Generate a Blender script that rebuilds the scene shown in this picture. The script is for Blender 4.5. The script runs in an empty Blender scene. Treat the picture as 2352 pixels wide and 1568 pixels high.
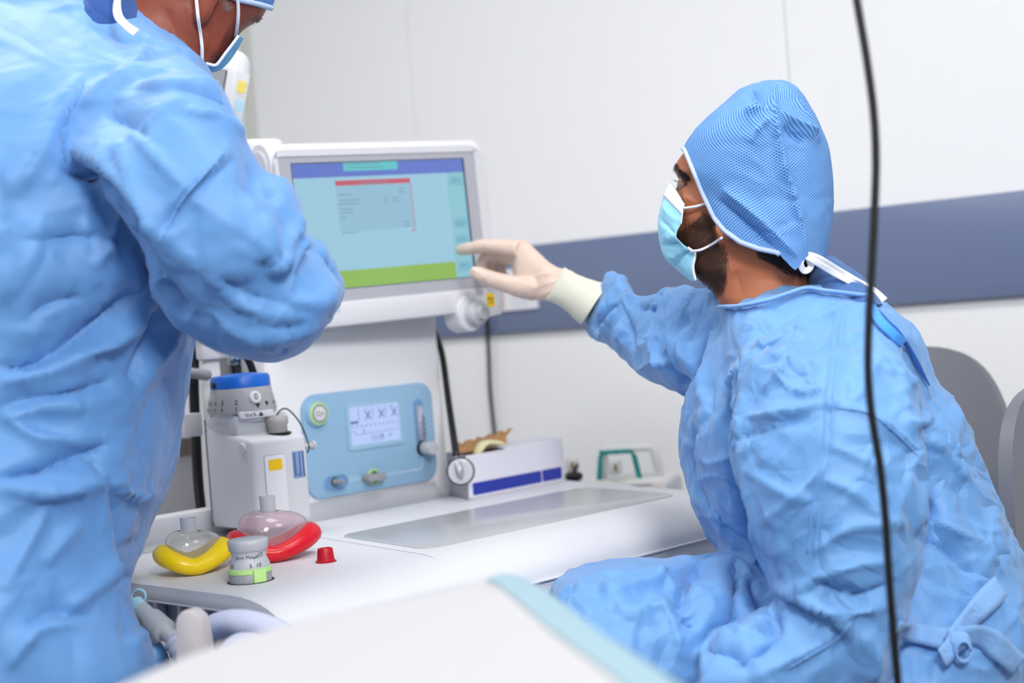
import bpy, bmesh, math, random
import numpy as np
from mathutils import Vector, Matrix

sc = bpy.context.scene
COL = sc.collection
random.seed(7); RNG = np.random.RandomState(11)

# ------------------------------------------------------------------ camera
F = 3500.0; CX, CY = 1176.0, 784.0            # focal length and centre in pixels of the 2352x1568 frame
_roll = math.radians(4.5); _p = math.atan(-49/3500.0)
CAM = np.array([0, 0, 1.15])
FW = np.array([0, math.cos(_p), math.sin(_p)])
_R0 = np.array([1.0, 0, 0]); _U0 = np.array([0, -math.sin(_p), math.cos(_p)])
RT = math.cos(_roll)*_R0 - math.sin(_roll)*_U0
UP = math.sin(_roll)*_R0 + math.cos(_roll)*_U0
cd = bpy.data.cameras.new('camera'); cam = bpy.data.objects.new('camera', cd); COL.objects.link(cam)
cd.sensor_width = 36; cd.lens = F/2352*36; cd.clip_start = .02; cd.clip_end = 50
m4 = Matrix.Identity(4)
for i in range(3):
    m4[i][0] = RT[i]; m4[i][1] = UP[i]; m4[i][2] = -FW[i]; m4[i][3] = CAM[i]
cam.matrix_world = m4
cd.dof.use_dof = True; cd.dof.focus_distance = 2.08; cd.dof.aperture_fstop = 2.8
sc.camera = cam
# ------------------------------------------------------------------ world, light, exposure
w = bpy.data.worlds.new('world'); sc.world = w; w.use_nodes = True
w.node_tree.nodes['Background'].inputs[0].default_value = (.9, .95, 1, 1)
w.node_tree.nodes['Background'].inputs[1].default_value = .3
vs = sc.view_settings
vs.view_transform = 'Standard'; vs.look = 'None'; vs.gamma = 1; vs.use_curve_mapping = False
vs.exposure = 0.29
LAMP_W = 17.0          # the added key lamp, watts
LIGHT_W = 8.4

# ------------------------------------------------------------------ pixels to places
def pix(x, y, d): return CAM + d*(FW + (x-CX)/F*RT + (CY-y)/F*UP)
def proj(P):
    v = np.asarray(P) - CAM; d = v @ FW
    return np.stack([CX + F*(v @ RT)/d, CY - F*(v @ UP)/d], -1), d
def onpl(x, y, q, n):
    v = pix(x, y, 1) - CAM; return CAM + v*(((np.asarray(q)-CAM) @ n)/(v @ n))
def onz(x, y, z): return onpl(x, y, (0, 0, z), np.array([0, 0, 1.0]))
def nrm(v): v = np.asarray(v, float); return v/np.linalg.norm(v)
ZZ = np.array([0, 0, 1.0])

class Fr:
    def __init__(s, o, x, y, z): s.o, s.x, s.y, s.z = [np.asarray(a, float) for a in (o, x, y, z)]
    def __call__(s, V):
        V = np.asarray(V, float)
        return s.o + V[..., 0:1]*s.x + V[..., 1:2]*s.y + V[..., 2:3]*s.z
    def at(s, a, b, c): return Fr(s(np.array([a, b, c])), s.x, s.y, s.z)
    def rotz(s, a):
        c, k = math.cos(a), math.sin(a); return Fr(s.o, s.x*c+s.y*k, s.y*c-s.x*k, s.z)
    def rotx(s, a):
        c, k = math.cos(a), math.sin(a); return Fr(s.o, s.x, s.y*c+s.z*k, s.z*c-s.y*k)
W0 = Fr((0, 0, 0), (1, 0, 0), (0, 1, 0), (0, 0, 1))
_c = math.sqrt(.5); MM = np.array([_c, _c, 0]); NN = np.array([-_c, _c, 0])
FM = Fr((0, 0, 0), MM, NN, ZZ)                 # the workstation's own axes: along, back, up
def frame_from(o, x, up):
    x = nrm(x); z = nrm(np.cross(x, np.cross(up, x))); y = np.cross(z, x); return Fr(o, x, y, z)

# ------------------------------------------------------------------ materials
def lin(c):
    c = np.array(c, float)/255; return tuple(np.where(c <= .04045, c/12.92, ((c+.055)/1.055)**2.4))
MATS = {}
def mat(name, rgb, rough=.45, metal=0, spec=.5, trans=0, alpha=1, emit=0, bump=None, var=0, varscale=6, coat=0, ior=1.45, sheen=0, sss=0):
    if name in MATS: return MATS[name]
    m = bpy.data.materials.new(name); m.use_nodes = True; nt = m.node_tree; b = nt.nodes['Principled BSDF']
    col = lin(rgb) + (1,)
    I = b.inputs
    I['Base Color'].default_value = col; I['Roughness'].default_value = rough; I['Metallic'].default_value = metal
    I['Specular IOR Level'].default_value = spec; I['Transmission Weight'].default_value = trans; I['Alpha'].default_value = alpha
    I['IOR'].default_value = ior; I['Coat Weight'].default_value = coat; I['Sheen Weight'].default_value = sheen
    if sss:
        I['Subsurface Weight'].default_value = sss; I['Subsurface Radius'].default_value = (.01, .004, .002); I['Subsurface Scale'].default_value = .6
    if emit: I['Emission Color'].default_value = col; I['Emission Strength'].default_value = emit
    tc = None
    if var or bump:
        tc = nt.nodes.new('ShaderNodeTexCoord')
    if var:
        n = nt.nodes.new('ShaderNodeTexNoise'); n.inputs['Scale'].default_value = varscale; n.inputs['Detail'].default_value = 4
        nt.links.new(tc.outputs['Object'], n.inputs['Vector'])
        mp = nt.nodes.new('ShaderNodeMapRange'); mp.inputs[3].default_value = 1-var; mp.inputs[4].default_value = 1+var
        nt.links.new(n.outputs[0], mp.inputs[0])
        mx = nt.nodes.new('ShaderNodeMix'); mx.data_type = 'RGBA'; mx.blend_type = 'MULTIPLY'; mx.inputs[0].default_value = 1
        mx.inputs[6].default_value = col; nt.links.new(mp.outputs[0], mx.inputs[7]); nt.links.new(mx.outputs[2], I['Base Color'])
    if bump:
        sc_, st, di = bump
        n = nt.nodes.new('ShaderNodeTexNoise'); n.inputs['Scale'].default_value = sc_; n.inputs['Detail'].default_value = 5
        nt.links.new(tc.outputs['Object'], n.inputs['Vector'])
        bp = nt.nodes.new('ShaderNodeBump'); bp.inputs['Strength'].default_value = st; bp.inputs['Distance'].default_value = di
        nt.links.new(n.outputs[0], bp.inputs['Height']); nt.links.new(bp.outputs[0], I['Normal'])
    MATS[name] = m; return m

# ------------------------------------------------------------------ objects
LOCS = {}
def tag(o, label=None, cat=None, group=None, kind=None):
    if label: o['label'] = label
    if cat: o['category'] = cat
    if group: o['group'] = group
    if kind: o['kind'] = kind
    return o
def thing(name, label, cat, loc, group=None, kind=None):
    o = bpy.data.objects.new(name, None); COL.objects.link(o); o.location = loc; o.empty_display_size = .1
    LOCS[o.name] = Vector(loc); return tag(o, label, cat, group, kind)
def add(name, VF, material, parent=None, smooth=True, uv=None, label=None, kind=None, cat=None, group=None, sharp=None, origin=None):
    V, Fc = VF; V = np.asarray(V, float)
    c = (V.min(0)+V.max(0))/2 if origin is None else np.asarray(origin, float)
    me = bpy.data.meshes.new(name); me.from_pydata((V-c).tolist(), [], [tuple(int(i) for i in f) for f in Fc])
    if smooth:
        me.polygons.foreach_set('use_smooth', [True]*len(me.polygons))
        if sharp is not None: me.set_sharp_from_angle(angle=math.radians(sharp))
    if uv is not None:
        ul = me.uv_layers.new(name='UVMap'); li = np.empty(len(me.loops), int); me.loops.foreach_get('vertex_index', li)
        ul.data.foreach_set('uv', np.asarray(uv, np.float32)[li].ravel())
    me.materials.append(material)
    o = bpy.data.objects.new(name, me); COL.objects.link(o)
    if parent is not None:
        o.parent = parent; o.location = Vector(c) - LOCS[parent.name]
    else: o.location = Vector(c)
    LOCS[o.name] = Vector(c)
    return tag(o, label, cat, group, kind)

def merge(*parts):
    Vs, Fs, k = [], [], 0
    for V, Fc in parts:
        V = np.asarray(V, float); Vs.append(V); Fs += [tuple(i+k for i in f) for f in Fc]; k += len(V)
    return np.concatenate(Vs), Fs
def bm_out(bm):
    bm.verts.index_update(); V = np.array([v.co[:] for v in bm.verts]); Fc = [tuple(v.index for v in f.verts) for f in bm.faces]
    bm.free(); return V, Fc
def box(sx, sy, sz, bev=0, seg=2, fr=W0):
    bm = bmesh.new(); bmesh.ops.create_cube(bm, size=1)
    for v in bm.verts: v.co = (v.co.x*sx, v.co.y*sy, v.co.z*sz)
    if bev: bmesh.ops.bevel(bm, geom=bm.edges[:], offset=bev, segments=seg, affect='EDGES', profile=.5)
    V, Fc = bm_out(bm); return fr(V), Fc
def boxr(x0, x1, y0, y1, z0, z1, bev=0, fr=W0, seg=2):
    return box(x1-x0, y1-y0, z1-z0, bev, seg, fr.at((x0+x1)/2, (y0+y1)/2, (z0+z1)/2))
def rrect(w, h, r, n=6, cx=0, cy=0):
    P = []
    for (sx, sy, a0) in ((1, 1, 0), (-1, 1, 90), (-1, -1, 180), (1, -1, 270)):
        for k in range(n+1):
            a = math.radians(a0+90*k/n); P.append((cx+sx*(w/2-r)+r*math.cos(a), cy+sy*(h/2-r)+r*math.sin(a)))
    return P
def circ(r, n=32, cx=0, cy=0): return [(cx+r*math.cos(2*math.pi*k/n), cy+r*math.sin(2*math.pi*k/n)) for k in range(n)]
def prism(poly, z0, z1, bev=0, fr=W0, seg=2):
    """poly in local x,y extruded along local z; the far rim (z1) bevelled"""
    P = np.array(poly, float); n = len(P); V, Fc = [], []
    lv = [(z0, 0)] + ([(z1-bev*(1-math.sin(t)), bev*(1-math.cos(t))) for t in np.linspace(0, math.pi/2, seg+1)] if bev else [(z1, 0)])
    nx = np.roll(P, -1, 0)-P; pv = P-np.roll(P, 1, 0)
    tn = nx/np.maximum(np.linalg.norm(nx, axis=1, keepdims=True), 1e-9)+pv/np.maximum(np.linalg.norm(pv, axis=1, keepdims=True), 1e-9)
    tn /= np.maximum(np.linalg.norm(tn, axis=1, keepdims=True), 1e-9); inn = np.stack([-tn[:, 1], tn[:, 0]], 1)
    for z, o in lv: V.append(np.c_[P+inn*o, np.full(n, z)])
    for k in range(len(lv)-1):
        for i in range(n): j = (i+1) % n; Fc.append((k*n+i, k*n+j, (k+1)*n+j, (k+1)*n+i))
    Fc.append(tuple(range(n))[::-1]); Fc.append(tuple(range((len(lv)-1)*n, len(lv)*n)))
    return fr(np.concatenate(V)), Fc
def ringplate(outer, inner, z0, z1, fr=W0):
    n = len(outer); O = np.array(outer); I = np.array(inner)
    V = np.concatenate([np.c_[O, np.full(n, z0)], np.c_[O, np.full(n, z1)], np.c_[I, np.full(n, z1)], np.c_[I, np.full(n, z0)]]); Fc = []
    for i in range(n):
        j = (i+1) % n
        for a in range(4):
            b = (a+1) % 4; Fc.append((a*n+i, a*n+j, b*n+j, b*n+i))
    return fr(V), Fc
def lathe(prof, n=32, fr=W0, ripple=None):
    V, Fc = [], []
    for r, z in prof:
        for k in range(n):
            a = 2*math.pi*k/n; rr = r*(1 if ripple is None else ripple(a, z)); V.append((rr*math.cos(a), rr*math.sin(a), z))
    for i in range(len(prof)-1):
        for k in range(n): j = (k+1) % n; Fc.append((i*n+k, i*n+j, (i+1)*n+j, (i+1)*n+k))
    if prof[0][0] > 1e-6: Fc.append(tuple(range(n))[::-1])
    if prof[-1][0] > 1e-6: Fc.append(tuple(range((len(prof)-1)*n, len(prof)*n)))
    return fr(np.array(V)), Fc
def cr(P, t):
    """Catmull-Rom through rows of P at parameters t in [0, n-1]"""
    P = np.asarray(P, float); n = len(P); i = np.clip(np.floor(t).astype(int), 0, n-2); f = (t-i)[:, None]
    sh = P.shape[1:]; P2 = P.reshape(n, -1)
    ext = np.concatenate([2*P2[:1]-P2[1:2], P2, 2*P2[-1:]-P2[-2:-1]])
    a, b, c, d = ext[i], ext[i+1], ext[i+2], ext[i+3]
    o = .5*((2*b)+(-a+c)*f+(2*a-5*b+4*c-d)*f**2+(-a+3*b-3*c+d)*f**3)
    return o.reshape((len(t),)+sh)
def resample(P, n, k=12):
    P = np.asarray(P, float)
    Q = cr(P, np.linspace(0, len(P)-1, (len(P)-1)*k+1)); L = np.r_[0, np.cumsum(np.linalg.norm(np.diff(Q, axis=0), axis=1))]
    t = np.linspace(0, L[-1], n); return np.stack([np.interp(t, L, Q[:, a]) for a in range(Q.shape[1])], 1)
def tube(P, r, n=12, cap=True, smooth_n=None, flat=1.0, up=None):
    """tube through points; r number or list; flat scales the second axis"""
    P = np.asarray(P, float); r = np.broadcast_to(np.asarray(r, float), (len(P),)).copy()
    if smooth_n:
        Q = resample(np.c_[P, r], smooth_n); P, r = Q[:, :3], Q[:, 3]
    T = np.gradient(P, axis=0); T /= np.maximum(np.linalg.norm(T, axis=1, keepdims=True), 1e-9)
    a = np.cross(T[0], ZZ if up is None else np.asarray(up, float))
    if np.linalg.norm(a) < 1e-3: a = np.cross(T[0], np.array([1.0, .1, 0]))
    a = nrm(a); V, Fc = [], []
    for k in range(len(P)):
        a = nrm(a-T[k]*(a @ T[k])); b = np.cross(T[k], a)
        for j in range(n):
            t = 2*math.pi*j/n; V.append(P[k]+r[k]*(math.cos(t)*a+flat*math.sin(t)*b))
    for k in range(len(P)-1):
        for j in range(n): i = (j+1) % n; Fc.append((k*n+j, k*n+i, (k+1)*n+i, (k+1)*n+j))
    if cap: Fc.append(tuple(range(n))[::-1]); Fc.append(tuple(range((len(P)-1)*n, len(P)*n)))
    return np.array(V), Fc
def loft(rings, nu=48, nv=60, cap=True, ex=2.0):
    """rings: (centre, halfA, halfB); returns V, F, uv (metres)"""
    C_ = cr(np.array([np.concatenate(r[:3]) for r in rings]), np.linspace(0, len(rings)-1, nv))
    th = np.linspace(0, 2*math.pi, nu, endpoint=False); c, s = np.cos(th), np.sin(th)
    c = np.sign(c)*np.abs(c)**(2/ex); s = np.sign(s)*np.abs(s)**(2/ex)
    V = C_[:, None, 0:3]+c[None, :, None]*C_[:, None, 3:6]+s[None, :, None]*C_[:, None, 6:9]
    Fc = []
    for k in range(nv-1):
        for j in range(nu): i = (j+1) % nu; Fc.append((k*nu+j, k*nu+i, (k+1)*nu+i, (k+1)*nu+j))
    V = V.reshape(-1, 3)
    if cap:
        V = np.concatenate([V, C_[:1, :3], C_[-1:, :3]]); a = nv*nu
        for j in range(nu):
            i = (j+1) % nu; Fc.append((a, i, j)); Fc.append((a+1, (nv-1)*nu+j, (nv-1)*nu+i))
    L = np.r_[0, np.cumsum(np.linalg.norm(np.diff(C_[:, :3], axis=0), axis=1))]
    rad = np.median(np.linalg.norm(C_[:, 3:6], axis=1)+np.linalg.norm(C_[:, 6:9], axis=1))/2
    uv = np.stack([np.broadcast_to(np.abs(th-math.pi)*rad, (nv, nu)), np.broadcast_to(L[:, None], (nv, nu))], -1).reshape(-1, 2)
    if cap: uv = np.concatenate([uv, [[0, 0], [0, L[-1]]]])
    return V, Fc, uv
def ring(pl, pr, dl, t, dr=None):
    """ring whose outline ends are two pixels at depths dl, dr; t = thickness along the line of sight in metres"""
    dr = dl if dr is None else dr
    A, B = pix(pl[0], pl[1], dl), pix(pr[0], pr[1], dr); c = (A+B)/2; h = (B-A)/2
    v = nrm(c-CAM); v = nrm(v-nrm(h)*(v @ nrm(h))); return (c, h, v*t/2)

# ------------------------------------------------------------------ noise
_pm = RNG.permutation(256); _pm = np.r_[_pm, _pm, _pm]; _gr = RNG.normal(size=(256, 3)); _gr /= np.linalg.norm(_gr, axis=1, keepdims=True)
def pn(P):
    P = np.asarray(P, float); i = np.floor(P).astype(int); f = P-i; u = f*f*f*(f*(f*6-15)+10); i &= 255; out = 0
    for dx in (0, 1):
        for dy in (0, 1):
            for dz in (0, 1):
                h = _pm[_pm[_pm[i[:, 0]+dx]+i[:, 1]+dy]+i[:, 2]+dz]
                g = _gr[h]; w_ = (u[:, 0] if dx else 1-u[:, 0])*(u[:, 1] if dy else 1-u[:, 1])*(u[:, 2] if dz else 1-u[:, 2])
                out = out+w_*np.einsum('ij,ij->i', g, f-np.array([dx, dy, dz]))
    return out
_jit = RNG.rand(256, 3)
def worley(P):
    P = np.asarray(P, float); i = np.floor(P).astype(int); f = P-i; i &= 255; f1 = np.full(len(P), 9.0); f2 = f1.copy()
    for dx in (-1, 0, 1):
        for dy in (-1, 0, 1):
            for dz in (-1, 0, 1):
                h = _pm[_pm[_pm[(i[:, 0]+dx) & 255]+((i[:, 1]+dy) & 255)]+((i[:, 2]+dz) & 255)]
                d = np.linalg.norm(np.array([dx, dy, dz])+_jit[h]-f, axis=1)
                f2 = np.minimum(f2, np.maximum(f1, d)); f1 = np.minimum(f1, d)
    return f1, f2
def tri_of(Fc):
    T = []
    for f in Fc:
        for k in range(1, len(f)-1): T.append((f[0], f[k], f[k+1]))
    return np.array(T, int)
def normals(V, Fc):
    T = tri_of(Fc); n = np.cross(V[T[:, 1]]-V[T[:, 0]], V[T[:, 2]]-V[T[:, 0]]); N = np.zeros_like(V)
    for k in range(3): np.add.at(N, T[:, k], n)
    return N/np.maximum(np.linalg.norm(N, axis=1, keepdims=True), 1e-12)
def onormals(V, Fc):
    N = normals(V, Fc); return N if np.einsum('ij,ij->', N, V-V.mean(0)) >= 0 else -N
def remesh(parts, vox, smooth=6, fac=.5):
    V, Fc = merge(*[(p[0], p[1]) for p in parts])
    me = bpy.data.meshes.new('tmp'); me.from_pydata(V.tolist(), [], [tuple(int(i) for i in f) for f in Fc])
    o = bpy.data.objects.new('tmp', me); COL.objects.link(o)
    r = o.modifiers.new('r', 'REMESH'); r.mode = 'VOXEL'; r.voxel_size = vox
    if smooth: s = o.modifiers.new('s', 'SMOOTH'); s.iterations = smooth; s.factor = fac
    dg = bpy.context.evaluated_depsgraph_get(); e = o.evaluated_get(dg); m = e.to_mesh()
    n = len(m.vertices); A = np.empty(n*3); m.vertices.foreach_get('co', A); Fo = [tuple(p.vertices) for p in m.polygons]
    e.to_mesh_clear(); bpy.data.objects.remove(o); bpy.data.meshes.remove(me)
    return A.reshape(-1, 3), Fo
def seg_dist(P, line):
    """distance of 2-D points to a polyline, and the parameter 0..1 along it"""
    line = np.asarray(line, float); best = np.full(len(P), 1e9); tt = np.zeros(len(P)); n = len(line)-1
    for k in range(n):
        a, b = line[k], line[k+1]; ab = b-a; t = np.clip(((P-a) @ ab)/max(ab @ ab, 1e-9), 0, 1)
        d = np.linalg.norm(P-(a+t[:, None]*ab), axis=1); s = d < best; best[s] = d[s]; tt[s] = ((k+t)/n)[s]
    return best, tt
def folds(V, Fc, items, near=None):
    """press ridges (+) and valleys (-) along lines found on the photographed side of a cloth surface.
    item: (pixel line, width px, height m)"""
    N = onormals(V, Fc); P, d = proj(V); v = V-CAM; v /= np.linalg.norm(v, axis=1, keepdims=True)
    face = np.clip(-(np.einsum('ij,ij->i', N, v))*2.5+.1, 0, 1); D = np.zeros(len(V))
    if near is not None: face = face*near(P, d)
    for line, wd, am in items:
        line = resample(line, max(8, 6*len(line))) if len(line) > 2 else np.asarray(line, float)
        x, t = seg_dist(P, line); m = x < wd*2.2
        if not m.any(): continue
        # asymmetric sharp-topped profile with fading ends
        g = np.exp(-np.abs(x[m])/wd*1.6)*(1-np.exp(-np.minimum(t[m], 1-t[m])*9-.15))
        D[m] += am*g*face[m]
    return V+N*D[:, None]
def crumple(V, Fc, amp, sc_, stretch=(1, 1, 1), mask=None, seed=0, vor=.6, thr=0):
    N = onormals(V, Fc); q = V*sc_*np.array(stretch)+seed*7.31
    wv = np.stack([pn(q*.6+11), pn(q*.6+37), pn(q*.6+71)], 1); q2 = q+wv*.9
    f1, f2 = worley(q2); rdg = 1-2.2*np.abs(pn(q2*1.15+5)); h = vor*(f2-f1-.35)+(1-vor)*(rdg-.6)
    gate = np.clip(.55+1.4*pn(q*.35+91), thr, 1); h = h*gate
    return V+N*(amp*h*(1 if mask is None else mask))[:, None]
def creases(V, Fc, n, seed, L=(.03, .10), wd=(.003, .008), amp=(.0015, .0045), bias=None, sel=None):
    """random short straight creases: steep on one side, a gentle facet on the other"""
    rs = np.random.RandomState(seed); N = onormals(V, Fc); D = np.zeros(len(V)); pool = np.arange(len(V)) if sel is None else np.where(sel)[0]
    order = np.argsort(V[:, 2]); Z = V[order, 2]
    for c in rs.choice(pool, n):
        l = rs.uniform(*L); w1 = rs.uniform(*wd); w2 = w1*rs.uniform(2.5, 6); a = rs.uniform(*amp)*(1 if rs.rand() < .84 else -1)
        t = rs.normal(size=3) if bias is None else np.asarray(bias)*rs.choice([-1, 1])+rs.normal(size=3)*.7
        t = nrm(t-N[c]*(t @ N[c])); b = np.cross(N[c], t)
        i0, i1 = np.searchsorted(Z, [V[c, 2]-l, V[c, 2]+l]); k = order[i0:i1]; d = V[k]-V[c]; k = k[(np.abs(d[:, 0]) < l) & (np.abs(d[:, 1]) < l)]; d = V[k]-V[c]
        x = d @ t; y = d @ b+.12*l*np.sin(x/l*2.2+rs.rand()*6); z = d @ N[c]; g = np.where(y > 0, np.exp(-y/w1), np.exp(y/w2))*np.clip(1-(x/l)**2, 0, 1)*(np.abs(z) < .035)*(N[k] @ N[c] > .1)
        D[k] += a*g
    return V+N*np.clip(D, -.006, .009)[:, None]
def clip(V, Fc, uv, field):
    """keep the part of a mesh where field >= 0; returns V, F, uv and the cut boundary as ordered chains"""
    T = tri_of(Fc); V = list(map(np.array, V)); uv = list(map(np.array, uv)); cut = {}; out = []; edges = []
    def ip(a, b):
        k = (min(a, b), max(a, b))
        if k not in cut:
            t = field[a]/(field[a]-field[b]); V.append(V[a]*(1-t)+V[b]*t); uv.append(uv[a]*(1-t)+uv[b]*t); cut[k] = len(V)-1
        return cut[k]
    pos = field >= 0
    for t in T:
        p = pos[t]; s = p.sum()
        if s == 3: out.append(tuple(t)); continue
        if s == 0: continue
        poly, mid = [], []
        for k in range(3):
            a, b = t[k], t[(k+1) % 3]
            if pos[a]: poly.append(a)
            if pos[a] != pos[b]: c = ip(a, b); poly.append(c); mid.append(c)
        out.append(tuple(poly)); edges.append(tuple(mid))
    V = np.array(V); uv = np.array(uv); used = sorted({i for f in out for i in f}); mp = {o: k for k, o in enumerate(used)}
    adj = {}
    for a, b in edges:
        if a != b: adj.setdefault(a, []).append(b); adj.setdefault(b, []).append(a)
    chains = []; seen = set()
    for s in sorted(adj, key=lambda k: len(adj[k])):
        if s in seen: continue
        ch = [s]; seen.add(s)
        while True:
            nx = [k for k in adj[ch[-1]] if k not in seen]
            if not nx: break
            ch.append(nx[0]); seen.add(nx[0])
        chains.append(V[ch])
    return V[used], [tuple(mp[i] for i in f) for f in out], uv[used], chains
def in_poly(P, poly):
    poly = np.asarray(poly, float); x, y = P[:, 0], P[:, 1]; ins = np.zeros(len(P), bool); j = len(poly)-1
    for i in range(len(poly)):
        xi, yi = poly[i]; xj, yj = poly[j]
        c = ((yi > y) != (yj > y)) & (x < (xj-xi)*(y-yi)/(yj-yi+1e-12)+xi); ins ^= c; j = i
    return ins
def shell(V, Fc, t):
    """thin solid from an open sheet"""
    N = normals(V, Fc); n = len(V); V2 = np.concatenate([V, V-N*t]); F2 = list(Fc)+[tuple(i+n for i in f)[::-1] for f in Fc]
    cnt = {}
    for f in Fc:
        for k in range(len(f)):
            a, b = f[k], f[(k+1) % len(f)]; cnt[(a, b)] = 1
    for (a, b) in list(cnt):
        if (b, a) not in cnt: F2.append((b, a, a+n, b+n))
    return V2, F2
def grid_faces(nv, nu, wrap=False):
    Fc = []
    for k in range(nv-1):
        for j in range(nu if wrap else nu-1): i = (j+1) % nu; Fc.append((k*nu+j, k*nu+i, (k+1)*nu+i, (k+1)*nu+j))
    return Fc
_txt = {}
def glyphs(s, size, align='CENTER'):
    if (s, align) not in _txt:
        c = bpy.data.curves.new('t', 'FONT'); c.body = s; c.size = 1; c.align_x = align; c.align_y = 'CENTER'; c.resolution_u = 3
        o = bpy.data.objects.new('t', c); COL.objects.link(o); dg = bpy.context.evaluated_depsgraph_get()
        e = o.evaluated_get(dg); m = e.to_mesh(); V = np.array([v.co[:] for v in m.vertices]); Fc = [tuple(p.vertices) for p in m.polygons]
        e.to_mesh_clear(); bpy.data.objects.remove(o); bpy.data.curves.remove(c); _txt[(s, align)] = (V, Fc)
    V, Fc = _txt[(s, align)]; return V*size, Fc
def text(s, size, fr, x, y, z, material, parent, name='lettering', align='CENTER', sx=1.0):
    V, Fc = glyphs(s, size, align); V = V.copy(); V[:, 0] *= sx
    return add(name, (fr(V+np.array([x, y, z])), Fc), material, parent, smooth=False)
def rect(x0, x1, y0, y1, z, fr, t=.0004): return boxr(x0, x1, y0, y1, z, z+t, 0, fr)
def bars(fr, z, items, t=.0003):
    """printed strokes: (x0,y0,x1,y1,width)"""
    Ps = []
    for x0, y0, x1, y1, wd in items:
        a, b = np.array([x0, y0]), np.array([x1, y1]); d = b-a; d = d/max(np.linalg.norm(d), 1e-9); nn_ = np.array([-d[1], d[0]])*wd/2
        Ps.append(prism([tuple(a-nn_), tuple(b-nn_), tuple(b+nn_), tuple(a+nn_)], z, z+t, 0, fr))
    return merge(*Ps)
# ================================================================== materials in use
M_wall = mat('wall_panel', (244, 245, 247), .35, spec=.4, var=.012, varscale=1.5)
M_joint = mat('wall_joint', (224, 227, 220), .6)
M_band = mat('bumper_band', (112, 125, 158), .25, spec=.5, var=.05, varscale=2.2, bump=(3, .04, .02))
M_white = mat('machine_white', (216, 216, 221), .45)
M_white2 = mat('machine_white_soft', (228, 228, 232), .4)
M_greyl = mat('light_grey_plastic', (186, 188, 194), .4)
M_grey = mat('mid_grey_plastic', (150, 151, 156), .45)
M_greyd = mat('dark_grey_plastic', (98, 100, 106), .45)
M_bezel = mat('screen_bezel_grey', (176, 177, 186), .35)
M_black = mat('black_rubber', (14, 14, 16), .4)
M_blackp = mat('black_print', (22, 24, 34), .6)
M_panel = mat('control_panel_blue', (142, 180, 210), .3, spec=.45)
M_panelw = mat('panel_print_white', (205, 222, 235), .4)
M_paneld = mat('panel_recess_blue', (104, 146, 188), .3)
M_green = mat('lime_ring', (182, 222, 140), .4)
M_chrome = mat('chrome', (200, 202, 206), .18, metal=1)
M_alu = mat('aluminium', (140, 142, 148), .35, metal=1)
M_yellow = mat('yellow_sticker', (244, 200, 20), .45)
M_blue = mat('vaporizer_blue', (18, 100, 200), .35)
M_tray = mat('tray_grey', (178, 179, 183), .22, spec=.5)
M_clear = mat('clear_plastic', (248, 248, 246), .1, trans=.88, ior=1.35)
M_clearw = mat('cloudy_plastic', (236, 238, 244), .3, trans=.55, ior=1.25)

# ================================================================== room
_wd = nrm([-.82, .572, 0]); _wn = np.array([_wd[1], -_wd[0], 0])
FR = Fr((0, 0, 0), -_wd, _wn, ZZ); WT = 2.99
X0, X1, T0, CH = -4.0, 3.0, -3.0, 2.75
def structure(name, VF, m, label=None, parent=None):
    return add(name, VF, m, parent, smooth=False, kind=None if parent else 'structure', label=None if parent else label, cat=None)
structure('floor', boxr(X0-.1, X1+.1, T0-.1, WT+.12, -.08, 0, 0, FR), mat('vinyl_floor', (92, 104, 122), .35, var=.03, varscale=40), 'pale blue grey vinyl floor')
structure('ceiling', boxr(X0-.1, X1+.1, T0-.1, WT+.12, CH, CH+.08, 0, FR), mat('ceiling_white', (238, 238, 238), .7), 'plain white ceiling')
wb = structure('wall_back', boxr(X0, X1, WT+.012, WT+.1, 0, CH, 0, FR), M_joint, 'white panelled wall with a slate blue bumper band')
edges_ = [X0, -3.34, -2.334, -1.328, -.322, .684, 1.69, 2.696, X1]
for a, b in zip(edges_[:-1], edges_[1:]):
    add('wall_panel', boxr(a+.0018, b-.0018, WT+.008, WT+.0125, .1, CH, .001, FR, 1), M_wall, wb, smooth=False)
add('bumper_band', boxr(X0, X1, WT-.012, WT+.002, 1.12, 1.322, .004, FR), M_band, wb, sharp=30, label='slate blue glossy bumper band')
add('corner_strip', boxr(-2.90, -2.868, WT-.006, WT+.002, 1.33, CH, .002, FR, 1), mat('corner_strip', (212, 216, 206), .5), wb, smooth=False)
add('baseboard_back', boxr(X0, X1, WT-.01, WT+.002, 0, .1, .002, FR, 1), M_greyl, None, smooth=False, kind='structure', label='grey coved skirting along the wall')
structure('wall_left', boxr(X0-.1, X0, T0, WT+.1, 0, CH, 0, FR), M_wall, 'plain white wall beside the machine')
structure('wall_right', boxr(X1, X1+.1, T0, WT+.1, 0, CH, 0, FR), M_wall, 'plain white wall beyond the chairs')
structure('wall_front', boxr(X0, X1, T0-.1, T0, 0, CH, 0, FR), M_wall, 'plain white wall facing the bumper band')
M_lamp = mat('luminaire', (255, 253, 250), .5, emit=LIGHT_W)
for i in range(3):
    for j in range(3):
        if (i, j) == (1, 1): continue
        x = -2.0+i*1.5; y = -1.5+j*1.5
        t_ = thing('ceiling_light', 'flat square ceiling luminaire with white frame', 'ceiling light', tuple(FR(np.array([x, y, CH-.02]))), group='luminaires in the operating room ceiling')
        add('diffuser', boxr(x-.42, x+.42, y-.28, y+.28, CH-.022, CH-.012, 0, FR), M_lamp, t_, smooth=False)
        add('frame', ringplate(rrect(.92, .64, .02), rrect(.84, .56, .01), CH-.028, CH+.002, FR.at(x, y, 0)), M_white, t_, smooth=False)
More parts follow.
